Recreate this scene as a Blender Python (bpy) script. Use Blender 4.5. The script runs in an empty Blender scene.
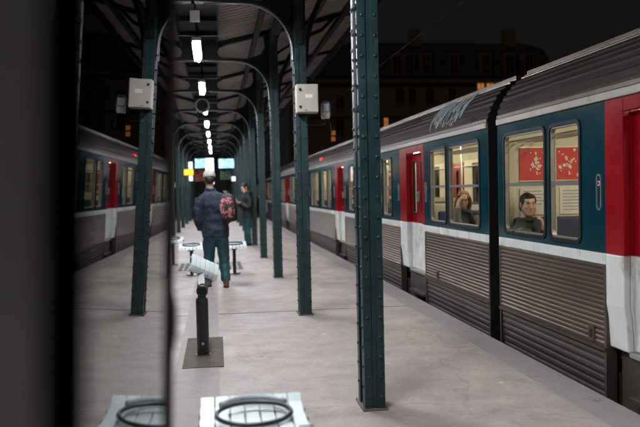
import bpy, math, random
from mathutils import Vector, Matrix, Euler, noise
random.seed(7)
R = math.radians
sc = bpy.context.scene
C = sc.collection

# ------------------------------------------------------------ camera, world, light
FPX = 746.0
def make_camera():
    cam = bpy.data.cameras.new('camera'); o = bpy.data.objects.new('camera', cam); C.objects.link(o)
    yc = Vector((-104, 21.5, -FPX)).normalized()
    zc = Vector((-.0225, 1, (104*.0225+21.5)/FPX)).normalized()
    xc = yc.cross(zc).normalized()
    M = Matrix((xc, yc, zc))            # rows: world axes seen in camera axes == cam->world rotation
    o.matrix_world = Matrix.Translation((0, 0, 1.5)) @ M.to_4x4()
    cam.sensor_width = 36; cam.lens = FPX/640*36
    cam.clip_start = .02; cam.clip_end = 1500
    cam.dof.use_dof = True; cam.dof.focus_distance = 6.6; cam.dof.aperture_fstop = 1.8
    sc.camera = o
make_camera()
w = bpy.data.worlds.new('World'); sc.world = w; w.use_nodes = True
wn = w.node_tree; bg = wn.nodes['Background']
bg.inputs[0].default_value = (.0066, .0061, .0060, 1); bg.inputs[1].default_value = 1.0
sl = bpy.data.lights.new('night_glow', 'SUN'); sl.energy = .05; sl.angle = R(20); sl.color = (1, .82, .66)
so = bpy.data.objects.new('night_glow', sl); C.objects.link(so); so.rotation_euler = (R(58), 0, R(-35))
sc.view_settings.view_transform = 'Standard'; sc.view_settings.look = 'None'
sc.view_settings.exposure = 0; sc.view_settings.gamma = 1
TUBE = 530.0       # radiance of the canopy lamps
CARLIGHT = 21.0

# ------------------------------------------------------------ materials
def nt(name):
    m = bpy.data.materials.new(name); m.use_nodes = True
    t = m.node_tree; b = t.nodes['Principled BSDF']
    return m, t, b
def mat(name, col, rough=.6, metal=0, var=.15, scale=6, bump=0, bscale=60, rvar=.1, spec=.5, stain=None, stretch=(1,1,1)):
    m, t, b = nt(name); N = t.nodes; L = t.links
    tc = N.new('ShaderNodeTexCoord'); mp = N.new('ShaderNodeMapping'); mp.inputs['Scale'].default_value = stretch
    oi = N.new('ShaderNodeObjectInfo'); va = N.new('ShaderNodeVectorMath'); va.operation = 'ADD'; L.new(tc.outputs['Object'], va.inputs[0]); L.new(oi.outputs['Location'], va.inputs[1]); L.new(va.outputs[0], mp.inputs['Vector'])
    n = N.new('ShaderNodeTexNoise'); n.inputs['Scale'].default_value = scale; n.inputs['Detail'].default_value = 8; n.inputs['Roughness'].default_value = .65
    L.new(mp.outputs[0], n.inputs['Vector'])
    cr = N.new('ShaderNodeValToRGB')
    c = col
    cr.color_ramp.elements[0].position = .3; cr.color_ramp.elements[1].position = .72
    cr.color_ramp.elements[0].color = (c[0]*(1-var), c[1]*(1-var), c[2]*(1-var), 1)
    cr.color_ramp.elements[1].color = (min(1,c[0]*(1+var)), min(1,c[1]*(1+var)), min(1,c[2]*(1+var)), 1)
    L.new(n.outputs[0], cr.inputs[0]); out = cr.outputs[0]
    if stain:
        n2 = N.new('ShaderNodeTexNoise'); n2.inputs['Scale'].default_value = stain[1]; n2.inputs['Detail'].default_value = 10; n2.inputs['Roughness'].default_value = .7
        L.new(mp.outputs[0], n2.inputs['Vector'])
        r2 = N.new('ShaderNodeValToRGB'); r2.color_ramp.elements[0].position = stain[2]; r2.color_ramp.elements[1].position = stain[2]+.08
        L.new(n2.outputs[0], r2.inputs[0])
        mx = N.new('ShaderNodeMixRGB'); mx.inputs[2].default_value = (*stain[0], 1)
        L.new(r2.outputs[0], mx.inputs[0]); L.new(out, mx.inputs[1]); out = mx.outputs[0]
    L.new(out, b.inputs['Base Color'])
    mr = N.new('ShaderNodeMapRange'); mr.inputs['To Min'].default_value = max(0, rough-rvar); mr.inputs['To Max'].default_value = min(1, rough+rvar)
    L.new(n.outputs[0], mr.inputs[0]); L.new(mr.outputs[0], b.inputs['Roughness'])
    b.inputs['Metallic'].default_value = metal
    b.inputs['Specular IOR Level'].default_value = spec
    if bump:
        n3 = N.new('ShaderNodeTexNoise'); n3.inputs['Scale'].default_value = bscale; n3.inputs['Detail'].default_value = 5
        L.new(mp.outputs[0], n3.inputs['Vector'])
        bp = N.new('ShaderNodeBump'); bp.inputs['Strength'].default_value = bump; bp.inputs['Distance'].default_value = .01
        L.new(n3.outputs[0], bp.inputs['Height']); L.new(bp.outputs[0], b.inputs['Normal'])
    return m
def emit(name, col, s):
    m, t, b = nt(name)
    b.inputs['Base Color'].default_value = (*[min(1,.8*c) for c in col], 1); b.inputs['Emission Color'].default_value = (*col, 1); b.inputs['Emission Strength'].default_value = s
    return m

M = {}
M['post'] = mat('post_paint', (.009,.028,.030), .42, var=.35, scale=7, bump=.3, bscale=35, stain=((.045,.030,.022),6,.61))
M['girder'] = mat('girder_paint', (.007,.008,.008), .65, spec=.2, var=.3, scale=5, bump=.2, bscale=30)
M['roof'] = mat('roof_sheet', (.28,.25,.235), .6, var=.3, scale=1.3, bump=.1, stain=((.06,.045,.035),1.1,.6), stretch=(1,1,1))
M['conduit'] = mat('conduit_steel', (.30,.31,.32), .34, metal=.8, var=.15, scale=20, rvar=.02)
M['boxpaint'] = mat('beige_paint', (.42,.37,.32), .5, var=.08, scale=8)
M['black'] = mat('black_paint', (.012,.012,.013), .38, var=.3, scale=14, bump=.1)
M['matblack'] = mat('matt_black', (.006,.006,.007), .8, var=.3)
M['rubber'] = mat('rubber', (.008,.010,.011), .5, spec=.2)
M['seat'] = mat('seat_enamel', (.68,.74,.74), .32, var=.06, scale=10, stain=((.4,.4,.38),9,.68))
M['seatgrey'] = mat('seat_grey', (.30,.36,.38), .35)
M['teal'] = mat('teal_coach_paint', (.002,.034,.050), .16, var=.2, scale=3, rvar=.06, bump=.06, bscale=2.5, stain=((.012,.035,.045),4,.62))
M['red'] = mat('red_coach_paint', (.29,.004,.011), .2, bump=.05, bscale=2.5, var=.15, scale=3, rvar=.05, stain=((.25,.01,.015),4,.7))
M['white'] = mat('white_coach_paint', (.74,.74,.71), .25, var=.08, scale=3, stain=((.46,.43,.39),5,.56), stretch=(1,1,.4), bump=.03, bscale=3)
M['cream'] = mat('cream_gutter', (.36,.32,.275), .3, var=.1, scale=5, stain=((.25,.22,.2),7,.62))
M['steel'] = mat('ribbed_steel', (.135,.095,.077), .42, metal=.85, var=.22, scale=2.2, rvar=.1, stain=((.16,.13,.12),3,.6), stretch=(1,.3,1))
M['skirt'] = mat('skirt_steel', (.085,.066,.056), .5, metal=.4, var=.3, scale=3, stain=((.07,.055,.05),4,.55), stretch=(1,.4,1))
M['roofsteel'] = mat('train_roof_steel', (.14,.11,.10), .3, metal=.75, var=.3, scale=2, stain=((.12,.10,.09),2.5,.55), stretch=(1,.25,1))
M['alu'] = mat('brushed_aluminium', (.50,.50,.49), .36, metal=.85, var=.05, scale=4, rvar=.02)
M['interior'] = mat('interior_cream', (.64,.60,.48), .5, var=.05, scale=4)
M['ceilint'] = mat('interior_ceiling', (.65,.60,.46), .5, var=.04)
M['floorint'] = mat('interior_floor', (.10,.10,.11), .6)
M['seatfab'] = mat('seat_fabric', (.05,.06,.11), .9, var=.4, scale=60)
M['track'] = mat('ballast', (.05,.042,.036), .9, var=.5, scale=25, bump=.8, bscale=30)
M['asphalt_dark'] = mat('dark_ground', (.03,.028,.026), .9, var=.3, scale=.5)
M['rail'] = mat('rail_steel', (.3,.27,.25), .3, metal=.9)
M['plat_edge'] = mat('edge_stone', (.27,.235,.225), .7, var=.15, scale=7, bump=.3, stain=((.14,.12,.11),4,.6))
M['rust'] = mat('rusty_plate', (.13,.10,.085), .75, var=.35, scale=9, bump=.4, bscale=40, stain=((.07,.05,.04),6,.5))
M['stone'] = mat('facade_stone', (.30,.25,.20), .85, var=.15, scale=.8)
M['slate'] = mat('slate', (.07,.07,.075), .7, var=.2, scale=2)
M['panedark'] = mat('dark_pane', (.06,.05,.045), .4)
M['greypanel'] = mat('grey_panel', (.30,.30,.33), .45, var=.05, scale=2)
M['skin'] = mat('skin', (.52,.30,.21), .5, var=.08, scale=20)
M['skin2'] = mat('skin_pale', (.60,.38,.28), .5, var=.06, scale=20)
M['hair'] = mat('dark_hair', (.012,.009,.008), .5, var=.5, scale=60, bump=.6, bscale=120)
M['hairbrown'] = mat('brown_hair', (.20,.10,.045), .5, var=.5, scale=70, bump=.8, bscale=120)
M['navy'] = mat('navy_cloth', (.010,.016,.034), .8, var=.25, scale=9, bump=.5, bscale=14)
M['denim'] = mat('teal_denim', (.007,.058,.076), .55, var=.5, scale=6, bump=.6, bscale=16)
M['coat'] = mat('black_cloth', (.006,.006,.007), .7, var=.3, scale=9, bump=.5, bscale=18)
M['green'] = mat('olive_cloth', (.022,.024,.016), .8, var=.3, scale=9, bump=.5, bscale=18)
M['greywool'] = mat('grey_wool', (.17,.165,.16), .9, var=.25, scale=30, bump=.6, bscale=60)
M['brown'] = mat('brown_leather', (.12,.04,.02), .45, var=.3, scale=12)
M['capwhite'] = mat('cap_cotton', (.30,.27,.25), .85, var=.12, scale=14, bump=.3)
M['tube'] = emit('lamp_tube', (.90,.95,1.0), TUBE)
M['lampbody'] = mat('lamp_housing', (.35,.36,.36), .4)
M['carlight'] = emit('carriage_tube', (1,.90,.66), CARLIGHT)
M['glow_orange'] = emit('lit_window', (1,.36,.09), .42)
M['yellow'] = emit('yellow_sign', (1,.60,.02), .75)
M['signwhite'] = emit('white_sign', (.95,.97,1), .75)
M['advert'] = emit('advert_light', (.95,.86,.88), 1.2)
M['signred'] = emit('red_lamp', (1,.02,.04), 1.6)
M['cabgrey'] = mat('cabinet_grey', (.30,.31,.37), .6, var=.05, scale=2, spec=.2)
M['voidblack'] = mat('dull_black', (.004,.004,.004), .95, spec=0)
M['winframe'] = mat('window_aluminium', (.26,.255,.24), .4, metal=.6, var=.08, scale=5)
M['eyewhite'] = mat('eye_white', (.40,.36,.33), .3)
M['paper'] = mat('paper', (.70,.66,.60), .7, var=.1, scale=8)
M['wire'] = mat('wire', (.10,.095,.095), .5)
M['phone'] = mat('phone_case', (.02,.02,.02), .3)

def floor_mat():
    m, t, b = nt('platform_asphalt'); N = t.nodes; L = t.links
    tc = N.new('ShaderNodeTexCoord')
    def noi(s, d=8, r=.6):
        n = N.new('ShaderNodeTexNoise'); n.inputs['Scale'].default_value = s; n.inputs['Detail'].default_value = d; n.inputs['Roughness'].default_value = r
        L.new(tc.outputs['Object'], n.inputs['Vector']); return n.outputs[0]
    def ramp(inp, p0, c0, p1, c1):
        r = N.new('ShaderNodeValToRGB'); e = r.color_ramp.elements
        e[0].position = p0; e[1].position = p1; e[0].color = (*c0, 1); e[1].color = (*c1, 1); L.new(inp, r.inputs[0]); return r.outputs[0]
    def mul(a, c, mode='MULTIPLY', f=1.0):
        x = N.new('ShaderNodeMixRGB'); x.blend_type = mode; x.inputs[0].default_value = f; L.new(a, x.inputs[1]); L.new(c, x.inputs[2]); return x.outputs[0]
    c = ramp(noi(.55, 6), .3, (.325,.275,.258), .7, (.415,.356,.335))
    c = mul(c, ramp(noi(3.2, 9, .7), .32, (.80,.78,.77), .68, (1.08,1.08,1.08)))
    c = mul(c, ramp(noi(1.15, 10, .72), .54, (1,1,1), .66, (.74,.70,.68)))
    c = mul(c, ramp(noi(28, 4, .7), .30, (.84,.83,.82), .5, (1,1,1)))
    c = mul(c, ramp(noi(110, 2), .3, (.82,.82,.82), .7, (1.15,1.15,1.15)))
    # chewing-gum specks, light and dark
    for sc_, thr, colr in ((3.1, .055, (.62,.60,.58)), (2.3, .05, (.16,.14,.13)), (7.0, .06, (.52,.50,.48))):
        v = N.new('ShaderNodeTexVoronoi'); v.inputs['Scale'].default_value = sc_; L.new(tc.outputs['Object'], v.inputs['Vector'])
        r = N.new('ShaderNodeValToRGB'); e = r.color_ramp.elements; e[0].position = thr*.7; e[1].position = thr; e[0].color = (1,1,1,1); e[1].color = (0,0,0,1)
        L.new(v.outputs['Distance'], r.inputs[0])
        n = ramp(v.outputs['Color'], .45, (0,0,0), .5, (.8,.8,.8))
        mm = N.new('ShaderNodeMath'); mm.operation = 'MULTIPLY'; L.new(r.outputs[0], mm.inputs[0]); L.new(n, mm.inputs[1])
        x = N.new('ShaderNodeMixRGB'); L.new(mm.outputs[0], x.inputs[0]); L.new(c, x.inputs[1]); x.inputs[2].default_value = (*colr, 1); c = x.outputs[0]
    # cracks
    v = N.new('ShaderNodeTexVoronoi'); v.feature = 'DISTANCE_TO_EDGE'; v.inputs['Scale'].default_value = .33
    nn = N.new('ShaderNodeTexNoise'); nn.inputs['Scale'].default_value = 1.5; nn.inputs['Detail'].default_value = 6; L.new(tc.outputs['Object'], nn.inputs['Vector'])
    va = N.new('ShaderNodeVectorMath'); va.operation = 'MULTIPLY_ADD'; L.new(nn.outputs['Color'], va.inputs[0]); va.inputs[1].default_value = (.9,.9,.9); L.new(tc.outputs['Object'], va.inputs[2])
    L.new(va.outputs[0], v.inputs['Vector'])
    c = mul(c, ramp(v.outputs['Distance'], .0012, (.80,.78,.77), .005, (1,1,1)))
    L.new(c, b.inputs['Base Color'])
    rr = ramp(noi(2.1, 6), .3, (.5,.5,.5), .7, (.78,.78,.78)); L.new(rr, b.inputs['Roughness'])
    bp = N.new('ShaderNodeBump'); bp.inputs['Strength'].default_value = .35; bp.inputs['Distance'].default_value = .004; L.new(noi(130, 3), bp.inputs['Height']); L.new(bp.outputs[0], b.inputs['Normal'])
    return m
M['floor'] = floor_mat()
def dark_glass():
    m, t, b = nt('black_glass'); b.inputs['Base Color'].default_value = (.004,.004,.005,1); b.inputs['Roughness'].default_value = .012; b.inputs['IOR'].default_value = 1.54
    return m
M['mirror'] = dark_glass()
def window_glass():
    m = bpy.data.materials.new('window_glass'); m.use_nodes = True; t = m.node_tree; N = t.nodes; L = t.links; N.clear()
    o = N.new('ShaderNodeOutputMaterial'); g = N.new('ShaderNodeBsdfGlossy'); g.inputs['Roughness'].default_value = .02
    tr = N.new('ShaderNodeBsdfTransparent'); tr.inputs[0].default_value = (.90,.92,.90,1); lw = N.new('ShaderNodeLayerWeight'); lw.inputs[0].default_value = .5; pw = N.new('ShaderNodeMath'); pw.operation = 'POWER'; pw.inputs[1].default_value = 5; L.new(lw.outputs['Facing'], pw.inputs[0]); f = N.new('ShaderNodeMath'); f.operation = 'MULTIPLY_ADD'; f.inputs[1].default_value = .9; f.inputs[2].default_value = .05; L.new(pw.outputs[0], f.inputs[0])
    mx = N.new('ShaderNodeMixShader'); L.new(f.outputs[0], mx.inputs[0]); L.new(tr.outputs[0], mx.inputs[1]); L.new(g.outputs[0], mx.inputs[2]); L.new(mx.outputs[0], o.inputs[0])
    return m
M['glass'] = window_glass()
def screen_mat(name, base, line, s):
    m, t, b = nt(name); N = t.nodes; L = t.links
    tc = N.new('ShaderNodeTexCoord'); mp = N.new('ShaderNodeMapping'); mp.inputs['Scale'].default_value = (14,1,42); L.new(tc.outputs['Object'], mp.inputs[0])
    v = N.new('ShaderNodeTexVoronoi'); v.inputs['Scale'].default_value = 1; L.new(mp.outputs[0], v.inputs['Vector'])
    r = N.new('ShaderNodeValToRGB'); r.color_ramp.interpolation = 'CONSTANT'; e = r.color_ramp.elements; e[0].color = (*base,1); e[1].position = .62; e[1].color = (*line,1)
    L.new(v.outputs['Color'], r.inputs[0]); L.new(r.outputs[0], b.inputs['Emission Color']); L.new(r.outputs[0], b.inputs['Base Color']); b.inputs['Emission Strength'].default_value = s
    return m
M['screen'] = screen_mat('blue_screen', (.12,.50,.78), (.7,.9,1), 1.0)
M['board'] = screen_mat('amber_board', (.012,.006,.004), (.35,.06,.02), .45)
M['boardg'] = screen_mat('green_board', (.006,.012,.008), (.08,.16,.08), .5)
def floral():
    m, t, b = nt('floral_fabric'); N = t.nodes; L = t.links
    tc = N.new('ShaderNodeTexCoord'); n = N.new('ShaderNodeTexNoise'); n.inputs['Scale'].default_value = 13; n.inputs['Detail'].default_value = 4; n.inputs['Distortion'].default_value = 1.4; L.new(tc.outputs['Object'], n.inputs['Vector'])
    r = N.new('ShaderNodeValToRGB'); e = r.color_ramp.elements
    e[0].position = .36; e[0].color = (.012,.008,.010,1); e[1].position = .70; e[1].color = (.42,.26,.25,1)
    for p, c in ((.44,(.02,.01,.015)),(.49,(.25,.03,.05)),(.53,(.38,.10,.12)),(.57,(.50,.27,.26)),(.62,(.20,.02,.04))):
        k = e.new(p); k.color = (*c,1)
    L.new(n.outputs[0], r.inputs[0]); L.new(r.outputs[0], b.inputs['Base Color']); b.inputs['Roughness'].default_value = .8
    return m
M['floral'] = floral()

# ------------------------------------------------------------ mesh helpers
ORG = {}
class MB:
    def __init__(s): s.v = []; s.f = []; s.m = []; s.cur = 0
    def add(s, vs, fs):
        k = len(s.v); s.v += [tuple(v) for v in vs]; s.f += [tuple(i+k for i in f) for f in fs]; s.m += [s.cur]*len(fs); return s
    def box(s, x0, x1, y0, y1, z0, z1):
        vs = [(x,y,z) for x in (x0,x1) for y in (y0,y1) for z in (z0,z1)]
        return s.add(vs, [(0,1,3,2),(4,6,7,5),(0,4,5,1),(2,3,7,6),(0,2,6,4),(1,5,7,3)])
    def obox(s, c, size, rot):
        k = len(s.v); h = [a/2 for a in size]; s.box(-h[0],h[0],-h[1],h[1],-h[2],h[2])
        e = rot if isinstance(rot, Matrix) else Euler(rot).to_matrix()
        for i in range(k, len(s.v)): s.v[i] = tuple(e @ Vector(s.v[i]) + Vector(c))
        return s
    def loft(s, rings, cap=True, close=False):
        k = len(s.v); n = len(rings[0]); vs = [p for r in rings for p in r]; fs = []
        m = len(rings)
        for i in range(m if close else m-1):
            a = i*n; b = ((i+1) % m)*n
            for j in range(n): fs.append((a+j, a+(j+1)%n, b+(j+1)%n, b+j))
        if cap and not close: fs += [tuple(range(n))[::-1], tuple(range((m-1)*n, m*n))]
        return s.add(vs, fs)
    def tube(s, path, r, n=8, cap=True, close=False, flat=1.0):
        P = [Vector(p) for p in path]; rr = r if isinstance(r, (list, tuple)) else [r]*len(P)
        rings = []; up = None; m = len(P)
        for i in range(m):
            if close: t = P[(i+1)%m]-P[i-1]
            else: t = P[min(i+1,m-1)]-P[max(i-1,0)]
            t.normalize()
            if up is None: up = Vector((0,0,1)) if abs(t.z) < .9 else Vector((0,1,0))
            sd = t.cross(up).normalized(); up = sd.cross(t).normalized()
            rings.append([P[i]+(sd*math.cos(a)+up*math.sin(a)*flat)*rr[i] for a in [2*math.pi*j/n for j in range(n)]])
        return s.loft(rings, cap, close)
    def bar(s, path, w, h, axis=(0,1,0)):      # rectangular section: w along axis, h across
        P = [Vector(p) for p in path]; ax = Vector(axis); rings = []
        for i in range(len(P)):
            t = (P[min(i+1,len(P)-1)]-P[max(i-1,0)]).normalized(); nn = t.cross(ax).normalized()
            hh = h[i] if isinstance(h, (list,tuple)) else h
            rings.append([P[i]+ax*w/2+nn*hh/2, P[i]-ax*w/2+nn*hh/2, P[i]-ax*w/2-nn*hh/2, P[i]+ax*w/2-nn*hh/2])
        return s.loft(rings)
    def ell(s, c, rad, n=14, m=9, rot=None, z0=-1, z1=1):
        rings = []
        for i in range(m+1):
            z = math.sin(math.pi*(-.5 + i/m)); z = max(z0, min(z1, z)); q = math.sqrt(max(1e-5, 1-z*z))
            rings.append([Vector((rad[0]*q*math.cos(2*math.pi*j/n), rad[1]*q*math.sin(2*math.pi*j/n), rad[2]*z)) for j in range(n)])
        if rot is not None: rings = [[rot @ p for p in r] for r in rings]
        return s.loft([[p+Vector(c) for p in r] for r in rings])
    def rings(s, lst, n=18):                    # (cx,cy,z,rx,ry)
        return s.loft([[Vector((c[0]+c[3]*math.cos(2*math.pi*j/n), c[1]+c[4]*math.sin(2*math.pi*j/n), c[2])) for j in range(n)] for c in lst])
    def xf(s, mtx, k=0):
        for i in range(k, len(s.v)): s.v[i] = tuple(mtx @ Vector(s.v[i]))
        return s
    def build(s, name, mats, parent=None, smooth=False, bevel=0, remesh=0, seg=2, sub=0, fold=0):
        me = bpy.data.meshes.new(name); og = ORG.get(parent.name, Vector()) if parent else Vector()
        me.from_pydata([tuple(Vector(v)-og) for v in s.v], [], s.f); me.update()
        import bmesh
        b = bmesh.new(); b.from_mesh(me); bmesh.ops.recalc_face_normals(b, faces=b.faces); b.to_mesh(me); b.free()
        if not isinstance(mats, (list, tuple)): mats = [mats]
        for m in mats: me.materials.append(m)
        for p, k in zip(me.polygons, s.m): p.material_index = k; p.use_smooth = smooth
        o = bpy.data.objects.new(name, me); C.objects.link(o)
        if parent: o.parent = parent; ORG[o.name] = og
        if remesh:
            r = o.modifiers.new('r', 'REMESH'); r.mode = 'VOXEL'; r.voxel_size = remesh; r.use_smooth_shade = True
            q = o.modifiers.new('s', 'SMOOTH'); q.factor = .5; q.iterations = 5
        if fold:
            tx = bpy.data.textures.get('folds') or bpy.data.textures.new('folds', 'CLOUDS'); tx.noise_scale = .11; tx.noise_depth = 2; tx.noise_basis = 'VORONOI_F2_F1' if False else 'ORIGINAL_PERLIN'
            q = o.modifiers.new('d', 'DISPLACE'); q.texture = tx; q.strength = fold; q.mid_level = .5; q.texture_coords = 'LOCAL'
        if sub: q = o.modifiers.new('sub', 'SUBSURF'); q.levels = q.render_levels = sub
        if bevel:
            q = o.modifiers.new('b', 'BEVEL'); q.width = bevel; q.segments = seg; q.limit_method = 'ANGLE'; q.angle_limit = R(40)
        return o
def thing(name, label, cat, loc, group=None):
    o = bpy.data.objects.new(name, None); C.objects.link(o); o.location = loc; o.empty_display_size = .1
    ORG[o.name] = Vector(loc); o['label'] = label; o['category'] = cat
    if group: o['group'] = group
    return o
def tag(o, label, cat, group=None):
    o['label'] = label; o['category'] = cat
    if group: o['group'] = group
    return o
def struct(o, kind='structure'): o['kind'] = kind; return o
def dup(root, loc, label, group=None, rz=0):
    def cp(o, par):
        c = o.copy(); C.objects.link(c)
        if par: c.parent = par
        for ch in o.children: cp(ch, c)
        return c
    r = cp(root, None); r.location = loc; r.rotation_euler = (0,0,rz); r['label'] = label
    if group: r['group'] = group
    ORG[r.name] = Vector(loc)
    return r
def arc(cx, cz, r, a0, a1, n=8, y=0):
    return [(cx+r*math.cos(R(a0+(a1-a0)*i/n)), y, cz+r*math.sin(R(a0+(a1-a0)*i/n))) for i in range(n+1)]

# ------------------------------------------------------------ setting
XR, XL, XC = 1.03, -1.43, -.21            # column rows and centre line
PY0, STEP = 5.03, 3.92
POSTY = [PY0+STEP*i for i in range(-2, 15)]
EDGE = 2.67
struct(MB().box(-3.05, EDGE-.30, -14, 95, -1.0, 0).build('platform', M['floor']))
mb = MB()
for sx0, sx1 in ((EDGE-.297, EDGE), (-3.35, -3.053)):
    y = -14
    while y < 95: mb.box(sx0, sx1, y, y+1.494, -1.0, .003); y += 1.5
struct(mb.build('platform_edge', M['plat_edge'], bevel=.006))
struct(MB().box(-400, 400, -300, 600, -1.3, -1.25).build('ground', M['asphalt_dark']))
struct(MB().box(-10, -3.36, -14, 110, -1.2, -1.1).box(EDGE+.01, 12, -14, 110, -1.2, -1.1).build('track_bed', M['track']))
for k, tx in enumerate((4.26, -4.9)):
    mb = MB()
    for s in (-.7175, .7175):
        mb.box(tx+s-.035, tx+s+.035, -14, 110, -1.0, -.95).box(tx+s-.01, tx+s+.01, -14, 110, -1.08, -1.0).box(tx+s-.07, tx+s+.07, -14, 110, -1.095, -1.08)
    struct(mb.build('rails', M['rail']))
# joints and strips in the platform surface
mb = MB()
for y in (9.2, 21.2, 33.2): mb.box(-3.0, 2.4, y-.012, y+.012, .001, .003)
struct(mb.build('platform_joint', M['rust']))
struct(MB().box(XC-.17, XC+.20, -2, 14.2, .001, .004).build('platform_strip', M['plat_edge']))
struct(MB().box(-.325, .03, 6.40, 7.72, .005, .009).build('platform_patch', mat('dark_patch', (.075,.055,.044), .85, var=.4, scale=7, bump=.4, bscale=50, stain=((.17,.14,.12),5,.6))))

# drain grating across the centre
gr = thing('floor_grating', 'dark square-holed metal floor grating set in the platform beyond the leaning seat', 'grating', (-.15, 15.2, 0))
mb = MB(); mb.box(-.80, .50, 14.4, 16.0, .005, .008); mb.build('frame', M['plat_edge'], gr)
mb = MB()
for i in range(12):
    for j in range(4):
        x = -.76+i*.105; y = 14.48+j*.385; mb.box(x, x+.075, y, y+.27, .009, .011)
mb.build('hole_grid', M['matblack'], gr)

# ------------------------------------------------------------ columns
def make_column(x, y, label, group, side):
    t = thing('platform_column', label, 'column', (x, y, 0), group)
    W, D, H = .14, .245, 4.3
    b = MB()
    b.box(x-W/2+.012, x+W/2-.012, y-D/2+.012, y+D/2-.012, 0, H)
    for sx in (-1,1):
        for sy in (-1,1):
            cx, cy = x+sx*W/2, y+sy*D/2
            x0, x1 = sorted((cx, cx-sx*.052)); y0, y1 = sorted((cy, cy-sy*.012)); b.box(x0, x1, y0, y1, .0, H)
            x0, x1 = sorted((cx+sx*.001, cx-sx*.011)); y0, y1 = sorted((cy-sy*.0125, cy-sy*.075)); b.box(x0, x1, y0, y1, .0, H)
    b.build('shaft', M['post'], t, bevel=.003, seg=1)
    b = MB()
    def rivet(c, ax):
        rr = []
        for k, (r_, h_) in enumerate(((.0135,0),(.012,.006),(.007,.010))):
            ring = []
            for j in range(7):
                a = 2*math.pi*j/7
                if ax[0]: ring.append((c[0]+ax[0]*h_, c[1]+r_*math.cos(a), c[2]+r_*math.sin(a)))
                else: ring.append((c[0]+r_*math.cos(a), c[1]+ax[1]*h_, c[2]+r_*math.sin(a)))
            rr.append(ring)
        b.loft(rr)
    k = 0; z = .09
    while z < 3.7:
        for sy in (-1,1):
            for sx in (-1,1): rivet((x+sx*(W/2-.026), y+sy*D/2, z), (0,sy))
        for sx in (-1,1):
            for sy in (-1,1): rivet((x+sx*W/2, y+sy*(D/2-.043), z+.067), (sx,0))
        z += .135; k += 1
    b.build('rivets', M['post'], t, smooth=True)
    b = MB(); b.box(x-.088, x+.088, y-.142, y+.142, 0, .012)
    for sx in (-1,1):
        for sy in (-1,1): b.tube([(x+sx*.080, y+sy*.134, .012),(x+sx*.080, y+sy*.134, .022)], .006, 6)
    b.build('base_plate', M['rust'], t, bevel=.003, seg=1)
    # cable conduit up the inner face, over the haunch and along the girder
    xi = x - side*(W/2+.014); yo = y-D/2+.045
    pth = [(xi, yo, 1.75), (xi, yo, 3.12)]
    cx = x - side*(W/2+.60); 
    for i in range(1, 9):
        a = R(90*i/8); pth.append((cx+side*(.586*math.cos(a)), yo, 3.14+.56*math.sin(a)))
    pth.append((XC+side*.12, yo, 3.70))
    b = MB().tube(pth, .010, 8); b.build('conduit', M['conduit'], t, smooth=True)
    b = MB()
    z = 1.85
    while z < 3.1:
        b.tube([(xi, yo, z-.008), (xi, yo, z+.008)], .021, 8); z += .17
    b.build('conduit_clamps', M['matblack'], t)
    return t
ord_ = ['first','second','third','fourth','fifth','sixth','seventh','eighth','ninth','tenth','eleventh','twelfth','thirteenth','fourteenth','fifteenth']
cr0 = make_column(XR, PY0, 'near riveted green column standing clear in front of the train, closest of the right row', 'riveted columns of the right row', 1)
cl0 = make_column(XL, PY0, 'riveted green column of the left row standing behind the black glass cabinet', 'riveted columns of the left row', -1)
seen = 0
for y in POSTY:
    i = round((y-PY0)/STEP)
    if i == 0: continue
    if i < 0: lr = 'riveted green column of the right row beside and behind the camera'
    elif i == 1: lr = 'riveted green column carrying the beige electrical box'
    else: lr = f'riveted green column, {ord_[i]} of the right row counted from the camera'
    dup(cr0, (XR, y, 0), lr)
    if i < 0: ll = 'riveted green column of the left row beside the camera'
    elif i < 5: ll = 'riveted green column of the left row hidden behind the glass cabinet'
    else: ll = f'riveted green column, {ord_[i]} of the left row counted from the camera'
    dup(cl0, (XL, y, 0), ll)

# ------------------------------------------------------------ canopy
can = thing('platform_canopy', 'dark butterfly canopy of corrugated sheet on arched iron girders over the platform', 'canopy', (XC, 30, 3.7))
def rz(dx): return 4.0 + .25*max(0, abs(dx)-.3)          # roof height at offset from centre
HALF = 2.88
for s in (-1, 1):
    b = MB(); n = 0; y = -9.0; rows = []
    xs = [.30 + (HALF-.30)*k/4 for k in range(5)]
    prof = [(0,0),(.035,0),(.055,.035),(.115,.035),(.135,0),(.17,0)]
    while y < 63:
        for py, pz in prof[:-1]: rows.append([(XC+s*x, y+py, rz(x)+.03+pz) for x in xs])
        y += .17
    vs = [p for r in rows for p in r]; fs = []
    for i in range(len(rows)-1):
        for j in range(4): a = i*5+j; fs.append((a, a+1, a+6, a+5))
    b.add(vs, fs); b.build('roof_sheet', M['roof'], can)
    # purlins and eave beam along the platform
    b = MB()
    for x in (.95, 1.88, 2.45): b.box(XC+s*x-.04, XC+s*x+.04, -9, 63, rz(x)-.085, rz(x)+.005)
    b.build('purlins', M['girder'], can)
    b = MB().box(*sorted((XC+s*HALF, XC+s*(HALF+.05))), -9, 63, rz(HALF)-.12, rz(HALF)+.10)
    b.build('eave_board', M['girder'], can)
    b = MB(); xb = s*1.23
    b.box(XC+xb-.05, XC+xb+.05, -9, 63, 3.98, 4.18)
    for y in POSTY:
        for d in (-1, 1):
            pts = [(XC+xb, y+d*(.13+.75*(1-math.cos(R(a)))), 3.22+.76*math.sin(R(a))) for a in (0,15,30,45,60,75,88)]
            b.bar(pts, .08, .05, (1,0,0))
    b.build('longitudinal_beam', M['girder'], can)
b = MB().box(XC-.30, XC+.30, -9, 63, 4.03, 4.05).box(XC-.31, XC-.29, -9, 63, 3.93, 4.06).box(XC+.29, XC+.31, -9, 63, 3.93, 4.06)
y = -7
while y < 63: b.box(XC-.29, XC+.29, y-.03, y+.03, 3.97, 4.03); y += 1.0
b.build('valley_gutter', M['girder'], can)
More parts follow.
